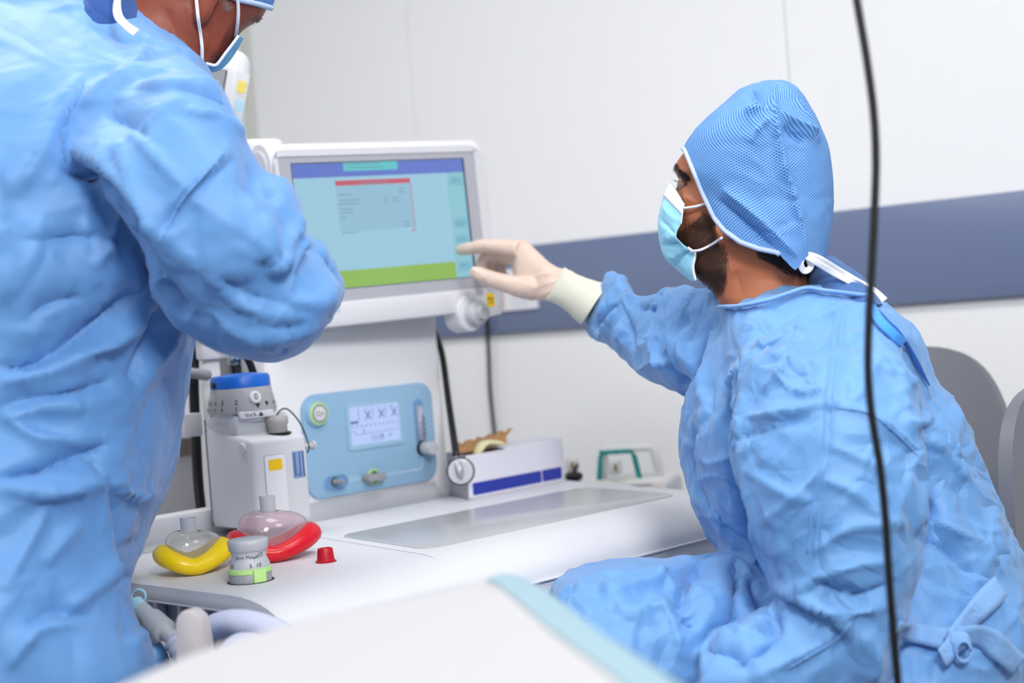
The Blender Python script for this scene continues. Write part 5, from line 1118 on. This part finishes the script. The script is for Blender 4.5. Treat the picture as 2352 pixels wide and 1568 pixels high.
# ---- mask
def mask(near, front, top_extra, dn_, df_, dfar, name, parent, ply=None):
    nv, nu = 46, 30; Np = resample(np.c_[near, np.zeros(len(near))], nv)[:, :2]; Fp = resample(np.c_[front, np.zeros(len(front))], nv)[:, :2]; V = []
    for k in range(nv):
        v = k/(nv-1); A = pix(*Np[k], dn_); Bm = pix(*Fp[k], df_); Cc = pix(Np[k][0]+top_extra[0]*(1-v)+top_extra[1]*v, Np[k][1]+top_extra[2], dfar); K = 2*Bm-.5*(A+Cc)
        for j in range(nu):
            u = j/(nu-1); V.append((1-u)**2*A+2*u*(1-u)*K+u*u*Cc)
    return np.array(V), grid_faces(nv, nu), nv, nu
near = [(1571, 466), (1567, 491), (1564, 514), (1553, 538), (1560, 553), (1587, 574), (1597, 584), (1592, 614), (1598, 644)]
front = [(1541, 421), (1529, 445), (1519, 475), (1513, 505), (1514, 535), (1518, 562), (1530, 592), (1556, 617), (1592, 643)]
dm = near_at(1575, 500, VH)
V, Fc, nv, nu = mask(near, front, (-26, 26, -14), dm-.004, 2.055, 2.13, 'm', sp_root)
V = folds(V, Fc, [([(1515, 500), (1535, 520), (1552, 540)], 5, -.006), ([(1518, 560), (1540, 562), (1562, 556)], 5, -.006), ([(1550, 615), (1565, 590), (1585, 575)], 5, -.006), ([(1522, 470), (1545, 500), (1562, 505)], 6, .004), ([(1525, 580), (1550, 590), (1575, 570)], 6, .004), ([(1530, 540), (1545, 550)], 5, .004)])
Vs, Fs = shell(V, Fc, -.0012)
mk = add('face_mask', (Vs, Fs), M_mask, sp_root, label='pale blue pleated face mask')
rowsM = V.reshape(nv, nu, 3); N_ = normals(V, Fc).reshape(nv, nu, 3)
sgn = 1 if ((N_[nv//2, nu//2]) @ (-RT)) > 0 else -1
V2 = (rowsM[:7]+sgn*N_[:7]*.0012); Vb, Fb = shell(V2.reshape(-1, 3), grid_faces(7, nu), -.0006); add('top_band', (Vb, Fb), M_maskw, mk)
edge = rowsM[:, 0]; add('side_binding', tube(edge[26:], .0018, 8), M_maskw, mk); add('side_binding', tube(edge[:12], .0012, 8), M_maskw, mk)
d1 = near_at(1600, 470, VH); d2 = near_at(1625, 466, VH)
add('ear_loop', tube([pix(1570, 478, dm-.006), pix(1598, 474, d1-.004), pix(1630, 465, d2-.004)], .0017, 8, smooth_n=20), M_elastic, mk)
d1 = near_at(1620, 570, VH); d2 = near_at(1655, 548, VH)
add('ear_loop', tube([pix(1587, 577, dm-.006), pix(1608, 574, d1-.006), pix(1632, 563, d1-.005), pix(1658, 546, d2-.004)], .0017, 8, smooth_n=20), M_elastic, mk)
# ---- gloved pointing hand and cuff
def chain(pts, n=14, k=22):
    P = [pix(x, y, d) for x, y, d, r in pts]; R = [r*d/F for x, y, d, r in pts]; return tube(P, R, n, smooth_n=k)
def hand(ch): return remesh(ch, .0022, 4)
hch = [chain([(1196, 574, 2.625, 22), (1160, 569, 2.645, 19.5), (1112, 565, 2.675, 16.5), (1082, 570, 2.698, 15), (1062, 573, 2.722, 14), (1054, 575, 2.734, 10.5)]),
       chain([(1192, 588, 2.645, 20), (1150, 580, 2.68, 16), (1118, 586, 2.71, 14.5), (1108, 612, 2.725, 13.5), (1108, 640, 2.72, 12), (1112, 653, 2.712, 8)]),
       chain([(1196, 600, 2.665, 19), (1160, 590, 2.70, 15), (1134, 594, 2.73, 13.5), (1130, 618, 2.735, 12.5), (1138, 640, 2.725, 10)]),
       chain([(1204, 612, 2.68, 17), (1176, 598, 2.71, 13), (1156, 600, 2.735, 12), (1152, 620, 2.735, 11), (1160, 636, 2.725, 9)]),
       chain([(1262, 662, 2.565, 24), (1205, 660, 2.58, 26), (1160, 650, 2.60, 21), (1120, 637, 2.63, 18), (1098, 628, 2.645, 16.5), (1084, 622, 2.652, 11)]),
       loft([ring((1302, 620), (1262, 690), 2.55, .05), ring((1270, 608), (1240, 690), 2.565, .055), ring((1238, 580), (1205, 688), 2.60, .06), ring((1212, 556), (1180, 672), 2.63, .062), ring((1190, 548), (1178, 625), 2.65, .055), ring((1180, 556), (1172, 605), 2.655, .03)], 36, 30)]
VQ, FQ = hand(hch)
VQ = crumple(VQ, FQ, .0022, 60, seed=3, vor=.5)
VQ = folds(VQ, FQ, [([(1225, 625), (1255, 610), (1285, 612)], 5, .0022), ([(1200, 645), (1250, 630), (1290, 630)], 5, .0022), ([(1220, 665), (1260, 650), (1285, 645)], 4, .002), ([(1240, 680), (1270, 665), (1285, 655)], 4, .002), ([(1150, 600), (1148, 590), (1130, 585)], 4, -.0022), ([(1110, 578), (1112, 570)], 4, -.0015), ([(1095, 622), (1100, 640)], 3, -.001)])
gl_ = add('glove', (VQ, FQ), M_glove, sp_root, label='thin latex glove on the pointing hand')
nail = pix(1092, 619, near_at(1092, 619, VQ)+.0005)
V, Fc, _ = loft([(nail-RT*.006+UP*.001, UP*.002, FW*.0008), (nail-RT*.003+UP*.0005, UP*.0045, FW*.0012), (nail+RT*.004-UP*.002, UP*.0045, FW*.0012), (nail+RT*.006-UP*.003, UP*.003, FW*.0008)], 14, 12); add('thumbnail', (V, Fc), mat('nail_pink', (232, 206, 196), .3), gl_)
cu = [ring((1398, 650), (1335, 745), 2.47, .085), ring((1372, 646), (1322, 735), 2.48, .082), ring((1340, 636), (1298, 712), 2.50, .075), ring((1312, 622), (1270, 695), 2.525, .07), ring((1296, 614), (1254, 688), 2.545, .066), ring((1290, 624), (1266, 680), 2.55, .05)]
V, Fc, _ = loft(cu, 48, 40); V = crumple(V, Fc, .004, 25, seed=9, vor=.2); add('knit_cuff', (V, Fc), M_cuff, sp_root, label='cream knitted cuff')
# resting hand below the near sleeve (gloved), trousers and shoes
hb = [tube(pxs([(1650, 1600, 1.75), (1615, 1640, 1.75), (1580, 1690, 1.755)], 0), [.028, .034, .03], 14, smooth_n=14)]
for k in range(4): hb.append(tube(pxs([(1585+10*k, 1675, 1.735+.012*k), (1560+10*k, 1720, 1.735+.012*k), (1553+10*k, 1765, 1.74+.012*k)], 0), [.011, .0095, .008], 10, smooth_n=14))
hb.append(tube(pxs([(1610, 1650, 1.725), (1580, 1690, 1.71), (1570, 1725, 1.71)], 0), [.014, .011, .008], 10, smooth_n=12))
V, Fc = remesh(hb, .003, 3); add('glove', (V, Fc), M_glove, sp_root)
for s in (-1, 1):
    kx_, ky_ = float(k_[0])+.02, float(k_[1])-.055+s*.078
    leg = tube([(kx_, ky_, .56), (kx_+.01, ky_, .4), (kx_+.02, ky_, .30)], [.062, .058, .052], 16, smooth_n=16); add('trouser_leg', leg, M_scrub, sp_root)
    sh = loft([(np.array([kx_+.07, ky_, .265]), np.array([0, .02, 0]), ZZ*.02), (np.array([kx_+.05, ky_, .275]), np.array([0, .038, 0]), ZZ*.045), (np.array([kx_-.03, ky_, .265]), np.array([0, .045, 0]), ZZ*.038), (np.array([kx_-.14, ky_, .25]), np.array([0, .045, 0]), ZZ*.026), (np.array([kx_-.18, ky_, .245]), np.array([0, .02, 0]), ZZ*.015)], 24, 24)
    add('shoe', (sh[0], sh[1]), mat('clog_white', (220, 222, 226), .5), sp_root)
sq = pix(1950, 1720, 1.97)
stl = thing('stool', 'round swivel stool with foot ring under the seated person', 'stool', (float(sq[0]), float(sq[1]), 0))
zs_ = float(VG[np.hypot(VG[:, 0]-sq[0], VG[:, 1]-sq[1]) < .19][:, 2].min())+.008
fs_ = Fr(np.array([sq[0], sq[1], 0]), (1, 0, 0), (0, 1, 0), ZZ)
add('seat', lathe([(0, zs_-.06), (.17, zs_-.06), (.19, zs_-.04), (.185, zs_+.0), (.15, zs_+.012), (0, zs_+.014)], 40, fs_), M_greyd, stl, sharp=45)
add('post', lathe([(.025, .08), (.025, zs_-.05)], 20, fs_), M_chrome, stl, sharp=45)
fq = Fr(np.array([(sq[0]+k_[0])/2-.0, sq[1], 0]), (1, 0, 0), (0, 1, 0), ZZ)
add('foot_ring', tube([(sq[0]+.30*math.cos(t), sq[1]+.22*math.sin(t), .22) for t in np.linspace(0, 2*math.pi, 40)], .011, 10), M_chrome, stl)
for k in range(5):
    a = k*2*math.pi/5; lg = add('star_leg', tube([(sq[0], sq[1], .09), (sq[0]+.27*math.cos(a), sq[1]+.27*math.sin(a), .06)], [.022, .014], 10), M_chrome, stl)
    add('caster', lathe([(0, -.012), (.028, -.012), (.03, 0), (.028, .012), (0, .012)], 16, Fr(np.array([sq[0]+.27*math.cos(a), sq[1]+.27*math.sin(a), .031]), (math.cos(a), math.sin(a), 0), ZZ, (math.sin(a), -math.cos(a), 0))), M_greyd, lg, sharp=45)
for a in range(3): t = a*2*math.pi/3+.3; add('ring_spoke', tube([(sq[0], sq[1], .22), (sq[0]+.30*math.cos(t), sq[1]+.22*math.sin(t), .22)], .008, 8), M_chrome, stl)
# ================================================================== standing person with back turned
st_root = thing('person', 'standing person in blue gown leaning over beside the machine', 'person', (-.62, 1.85, 0))
t2 = [ring((60, -60), (300, 10), 2.02, .10), ring((-60, 10), (390, 100), 2.0, .18), ring((-240, 110), (452, 165), 1.97, .32), ring((-340, 240), (470, 260), 1.95, .42), ring((-370, 400), (480, 400), 1.93, .46), ring((-370, 560), (450, 560), 1.92, .47), ring((-370, 700), (430, 700), 1.92, .47), ring((-370, 800), (412, 800), 1.92, .46), ring((-370, 900), (402, 900), 1.91, .46), ring((-370, 985), (394, 985), 1.91, .46),
      ring((-370, 1080), (356, 1085), 1.89, .45, 1.86), ring((-370, 1180), (306, 1185), 1.87, .42, 1.83), ring((-370, 1280), (272, 1280), 1.84, .38, 1.80), ring((-370, 1340), (260, 1345), 1.82, .36, 1.78), ring((-370, 1420), (272, 1425), 1.80, .35, 1.76), ring((-370, 1500), (306, 1500), 1.79, .34, 1.75), ring((-370, 1600), (330, 1600), 1.79, .34, 1.745), ring((-370, 1900), (360, 1900), 1.79, .34, 1.745), ring((-370, 2250), (350, 2250), 1.79, .34, 1.75), ring((-360, 2500), (340, 2500), 1.79, .34, 1.75)]
a2 = [ring((425, 140), (120, 220), 1.86, .16), ring((495, 198), (190, 360), 1.79, .22), ring((543, 292), (250, 450), 1.765, .235), ring((590, 400), (318, 545), 1.76, .235), ring((648, 432), (352, 640), 1.765, .235), ring((680, 510), (400, 702), 1.775, .23), ring((694, 552), (452, 742), 1.79, .22), ring((725, 600), (510, 780), 1.80, .21), ring((752, 640), (575, 806), 1.81, .20), ring((764, 680), (640, 808), 1.82, .17), ring((745, 730), (690, 785), 1.83, .10)]
f2 = [ring((690, 545), (560, 800), 1.86, .16), ring((745, 568), (600, 810), 1.88, .17), ring((778, 622), (640, 806), 1.90, .17), ring((783, 660), (690, 775), 1.91, .14), ring((770, 700), (735, 745), 1.92, .08)]
f3 = [ring((700, 560), (700, 790), 1.92, .14), ring((610, 560), (610, 760), 2.02, .14), ring((500, 570), (500, 740), 2.10, .13), ring((430, 590), (430, 710), 2.14, .11)]
V2, F2 = remesh([loft(t2, 56, 80, ex=2.4), loft(a2, 48, 60, ex=2.2), loft(f2, 40, 30, ex=2.2), loft(f3, 32, 30)], .0052, 5)
V2 = crumple(V2, F2, .026, 3.6, (1, 1, .9), seed=12, vor=.25)
V2 = crumple(V2, F2, .007, 9, (1, 1, 1), seed=17, vor=.45)
V2 = crumple(V2, F2, .0035, 24, seed=19, vor=.6)
V2 = folds(V2, F2, [(l_, w_*1.3, a_*1.4) for l_, w_, a_ in [
 ([(130, 385), (230, 420), (300, 500), (345, 580), (360, 650)], 20, -.028), ([(165, 345), (260, 400), (330, 480), (362, 560), (372, 640)], 24, .016), ([(360, 650), (395, 700), (430, 730)], 14, -.018),
 ([(390, 480), (450, 420), (520, 340)], 14, .010), ([(355, 555), (420, 470), (530, 370)], 10, -.006), ([(540, 420), (600, 430), (650, 450)], 30, -.012), ([(600, 500), (630, 620), (670, 530)], 18, .010),
 ([(590, 560), (625, 620), (650, 560), (690, 500)], 10, .008), ([(690, 545), (670, 600), (660, 690)], 12, .010), ([(700, 560), (745, 600), (770, 640)], 12, -.016), ([(660, 690), (720, 690), (770, 660)], 16, .010), ([(540, 690), (620, 720), (700, 720)], 14, .008), ([(500, 640), (580, 680), (660, 700)], 12, -.006), ([(560, 760), (650, 760), (740, 730)], 12, .008), ([(480, 720), (560, 760), (640, 790)], 12, .006),
 ([(520, 200), (420, 210), (320, 205)], 14, .010), ([(545, 270), (480, 230), (400, 215)], 12, -.008), ([(570, 320), (510, 280), (430, 260)], 12, .008), ([(300, 70), (360, 110), (460, 150)], 14, .008), ([(200, 60), (280, 90), (360, 120)], 16, -.007), ([(340, 100), (300, 170), (200, 260)], 18, .010), ([(200, 180), (130, 280), (80, 380), (30, 450)], 22, .012), ([(150, 250), (140, 330), (150, 380)], 18, -.010),
 ([(300, 300), (370, 380), (420, 430)], 18, .009), ([(240, 260), (300, 290), (340, 330)], 20, -.010), ([(270, 330), (330, 460), (380, 560)], 14, .007),
 ([(0, 880), (120, 850), (240, 790), (330, 740)], 22, .016), ([(0, 850), (120, 820), (240, 740), (330, 660)], 26, -.022), ([(0, 930), (140, 910), (260, 870)], 26, -.016), ([(90, 830), (200, 800), (300, 740)], 16, .012), ([(0, 960), (120, 930), (190, 940)], 20, .012), ([(420, 740), (350, 830), (320, 900)], 20, .010), ([(360, 700), (320, 800), (290, 880)], 18, -.012),
 ([(0, 1100), (90, 1080), (180, 1040), (240, 1020)], 18, -.020), ([(0, 1115), (120, 1130), (200, 1110), (250, 1080)], 16, .014), ([(20, 960), (80, 1010), (150, 1020), (230, 1000)], 18, .012), ([(205, 1050), (220, 1085)], 10, -.010), ([(245, 1105), (250, 1220), (265, 1350), (285, 1480)], 14, -.014), ([(240, 1090), (290, 1130), (345, 1130)], 12, .010), ([(225, 1110), (240, 1300), (260, 1450)], 14, .008), ([(0, 1360), (60, 1250), (110, 1160)], 18, .010), ([(160, 1400), (210, 1350), (260, 1280)], 20, .010), ([(60, 1440), (130, 1400), (220, 1420)], 20, -.010), ([(20, 1530), (90, 1450), (180, 1440)], 18, .010), ([(180, 1200), (130, 1250), (100, 1300)], 20, .008), ([(300, 1320), (270, 1340), (265, 1360)], 14, -.012), ([(280, 1490), (310, 1470), (330, 1440)], 14, .009),
 ([(90, 500), (60, 600), (0, 700)], 24, .010), ([(180, 520), (240, 560), (260, 600)], 20, .009), ([(60, 720), (130, 690), (200, 680)], 18, -.009), ([(60, 560), (180, 540), (300, 560)], 22, -.010), ([(210, 620), (250, 560), (270, 500)], 14, .007)]])
V2 = creases(V2, F2, 230, 9, (.07, .22), (.007, .015), (.002, .006), sel=(proj(V2)[0][:, 1] < 1700) & (proj(V2)[0][:, 0] > -80))
g2 = add('gown', (V2, F2), M_gown2, st_root, label='soft blue surgical gown seen from behind')
seamline([(515, 350), (470, 400), (425, 450), (395, 500), (365, 555)], V2, .0011, M_seam, g2)
# ---- head and neck
h2 = [ring((60, 260), (420, 300), 2.0, .16), ring((150, 110), (440, 190), 2.02, .13), ring((215, 20), (462, 158), 2.04, .125), ring((262, -35), (488, 152), 2.05, .125, 2.06), ring((300, -80), (512, 132), 2.05, .13, 2.07), ring((328, -118), (535, 98), 2.05, .138, 2.08), ring((345, -148), (556, 72), 2.05, .146, 2.085), ring((352, -172), (586, 52), 2.05, .15, 2.09), ring((360, -200), (606, 34), 2.05, .154, 2.09), ring((375, -235), (618, 0), 2.05, .156, 2.09), ring((400, -275), (618, -60), 2.05, .15, 2.09), ring((440, -310), (600, -130), 2.05, .12, 2.085), ring((490, -320), (560, -220), 2.06, .06)]
V, Fc, uv = loft(h2, 64, 150)
d_e = near_at(468, 20, V)
er = loft([(pix(478, -110, d_e), RT*.012, FW*.007), (pix(486, -70, d_e-.008), RT*.020, FW*.010), (pix(478, -20, d_e-.010), RT*.019, FW*.010), (pix(470, 15, d_e-.010), RT*.014, FW*.009), (pix(464, 40, d_e-.008), RT*.011, FW*.008), (pix(462, 56, d_e-.004), RT*.005, FW*.005)], 20, 26)
VH2, FH2 = remesh([(V, Fc), er], .003, 3)
VH2 = folds(VH2, FH2, [([(600, 52), (585, 60), (572, 75)], 10, -.006), ([(540, 30), (510, 80), (490, 130)], 20, .004), ([(380, 20), (400, 70), (420, 110)], 16, -.003), ([(480, 60), (484, 100), (470, 140)], 12, -.003), ([(430, 10), (440, 60), (455, 110)], 14, .003)])
b2 = add('body', (VH2, FH2), M_skin2, st_root, label='ruddy neck and cheek')
strands('eyebrow', VH2, FH2, [(585, 30), (612, 36), (604, 58), (582, 58), (572, 48)], 90, .009, .0003, RT*.5-UP*.8, M_brow2, b2, seed=7, lift=.5, allside=True)
strands('sideburn', VH2, FH2, [(500, -10), (535, -10), (540, 20), (520, 26), (505, 10)], 90, .006, .0002, -UP*1.0, mat('sideburn_grey', (150, 132, 126), .6), b2, seed=8)
# cap over the head
c2 = [ring((340, -150), (520, 40), 2.05, .168, 2.08), ring((345, -180), (600, 30), 2.05, .172, 2.09), ring((352, -215), (625, 12), 2.05, .174, 2.09), ring((365, -250), (632, -25), 2.05, .172, 2.09), ring((390, -295), (630, -80), 2.05, .164, 2.09), ring((440, -335), (610, -160), 2.06, .13, 2.08), ring((500, -345), (560, -250), 2.06, .06)]
V, Fc, uv = loft(c2, 110, 80); V = crumple(V, Fc, .006, 14, seed=21)
Pc, dc = proj(V); ln = [(200, -160), (330, -110), (430, -60), (545, -2), (590, 8), (628, 20), (760, 52)]; kp = ln+[(760, -600), (200, -600)]
dist, _ = seg_dist(Pc, ln); fld = np.where(in_poly(Pc, kp), dist, -dist); Vc, Fcc, uvc, ch = clip(V, Fc, uv, fld)
cap2 = add('surgical_cap', (Vc, Fcc), M_cap, st_root, uv=uvc, label='blue lattice patterned surgical cap')
for c_ in ch:
    if len(c_) > 30: add('cap_binding', tube(resample(c_[::3], 90), .004, 8), mat('binding_white', (206, 220, 244)), cap2)
tq = [(280, -60, 1.93), (270, -10, 1.92), (268, 20, 1.915), (275, 42, 1.905), (295, 62, 1.895), (312, 75, 1.89)]
ribbon([pix(x, y, d-.02) for x, y, d in tq], .011, M_tie, 'cap_tie', cap2, twist=.6)
# mask: side edge, chin, loops
dm2 = near_at(500, 120, VH2)
near = [(548, 82), (535, 100), (518, 122), (505, 140), (494, 150), (474, 146)]
front = [(560, 88), (549, 108), (534, 132), (520, 149), (505, 161), (487, 167)]
V, Fc, nv, nu = mask(near, front, (6, 4, 4), dm2-.002, 2.12, 2.18, 'm', st_root)
Vs, Fs = shell(V, Fc, -.0014); mk2 = add('face_mask', (Vs, Fs), cloth('mask_cyan', (70, 178, 232), .12, .15, 30), st_root, label='bright blue face mask edge under the chin')
eg = V.reshape(nv, nu, 3)[:, 0]; add('side_binding', tube(eg, .0022, 8), M_maskw, mk2)
Q = [(545, -10), (547, 20), (546, 50), (541, 84)]; add('ear_loop', tube([pix(x, y, near_at(x, y, VH2)-.002) for x, y in Q], .0024, 8, smooth_n=24), M_elastic, mk2)
Q = [(449, -20), (452, 10), (455, 40), (460, 75), (464, 110), (464, 145)]; add('ear_loop', tube([pix(x, y, min(near_at(x, y, VH2), near_at(x, y, VH2))-.002) for x, y in Q], .0024, 8, smooth_n=30), M_elastic, mk2)
# scrub collar under the gown
V, Fc, _ = loft([ring((240, -110), (315, -40), 2.03, .14), ring((215, -40), (335, 35), 2.02, .15), ring((150, 60), (350, 100), 2.0, .17)], 40, 16); add('scrub_collar', (V, Fc), cloth('scrub_dark', (40, 82, 150), .25, .2, 20), st_root, label='dark blue scrub collar')
# gloved hand hidden before the body, legs and shoes
hb = [tube(pxs([(440, 650, 2.14), (400, 655, 2.17), (370, 660, 2.20)], 0), [.03, .036, .034], 14, smooth_n=12)]
for k in range(4): hb.append(tube(pxs([(375, 635+16*k, 2.20), (345, 640+16*k, 2.22), (322, 655+16*k, 2.21)], 0), [.011, .0095, .008], 10, smooth_n=14))
hb.append(tube(pxs([(405, 630, 2.18), (370, 615, 2.21), (350, 615, 2.22)], 0), [.014, .011, .009], 10, smooth_n=12))
V, Fc = remesh(hb, .003, 3); add('glove', (V, Fc), M_glove, st_root)
for s in (-1, 1):
    lx_ = -.60+s*.10; ly_ = 1.77+s*.03
    add('trouser_leg', tube([(lx_, ly_, .40), (lx_, ly_, .2), (lx_, ly_, .08)], [.085, .075, .07], 16, smooth_n=12), M_scrub, st_root)
    sh = loft([(np.array([lx_-.06, ly_-.06, .04]), np.array([.02, -.02, 0]), ZZ*.02), (np.array([lx_-.03, ly_-.03, .05]), np.array([.03, -.03, 0]), ZZ*.05), (np.array([lx_+.05, ly_+.05, .045]), np.array([.034, -.034, 0]), ZZ*.044), (np.array([lx_+.13, ly_+.13, .032]), np.array([.034, -.034, 0]), ZZ*.03), (np.array([lx_+.17, ly_+.17, .025]), np.array([.016, -.016, 0]), ZZ*.02)], 24, 24)
    add('shoe', (sh[0], sh[1]), mat('clog_white', (220, 222, 226)), st_root)
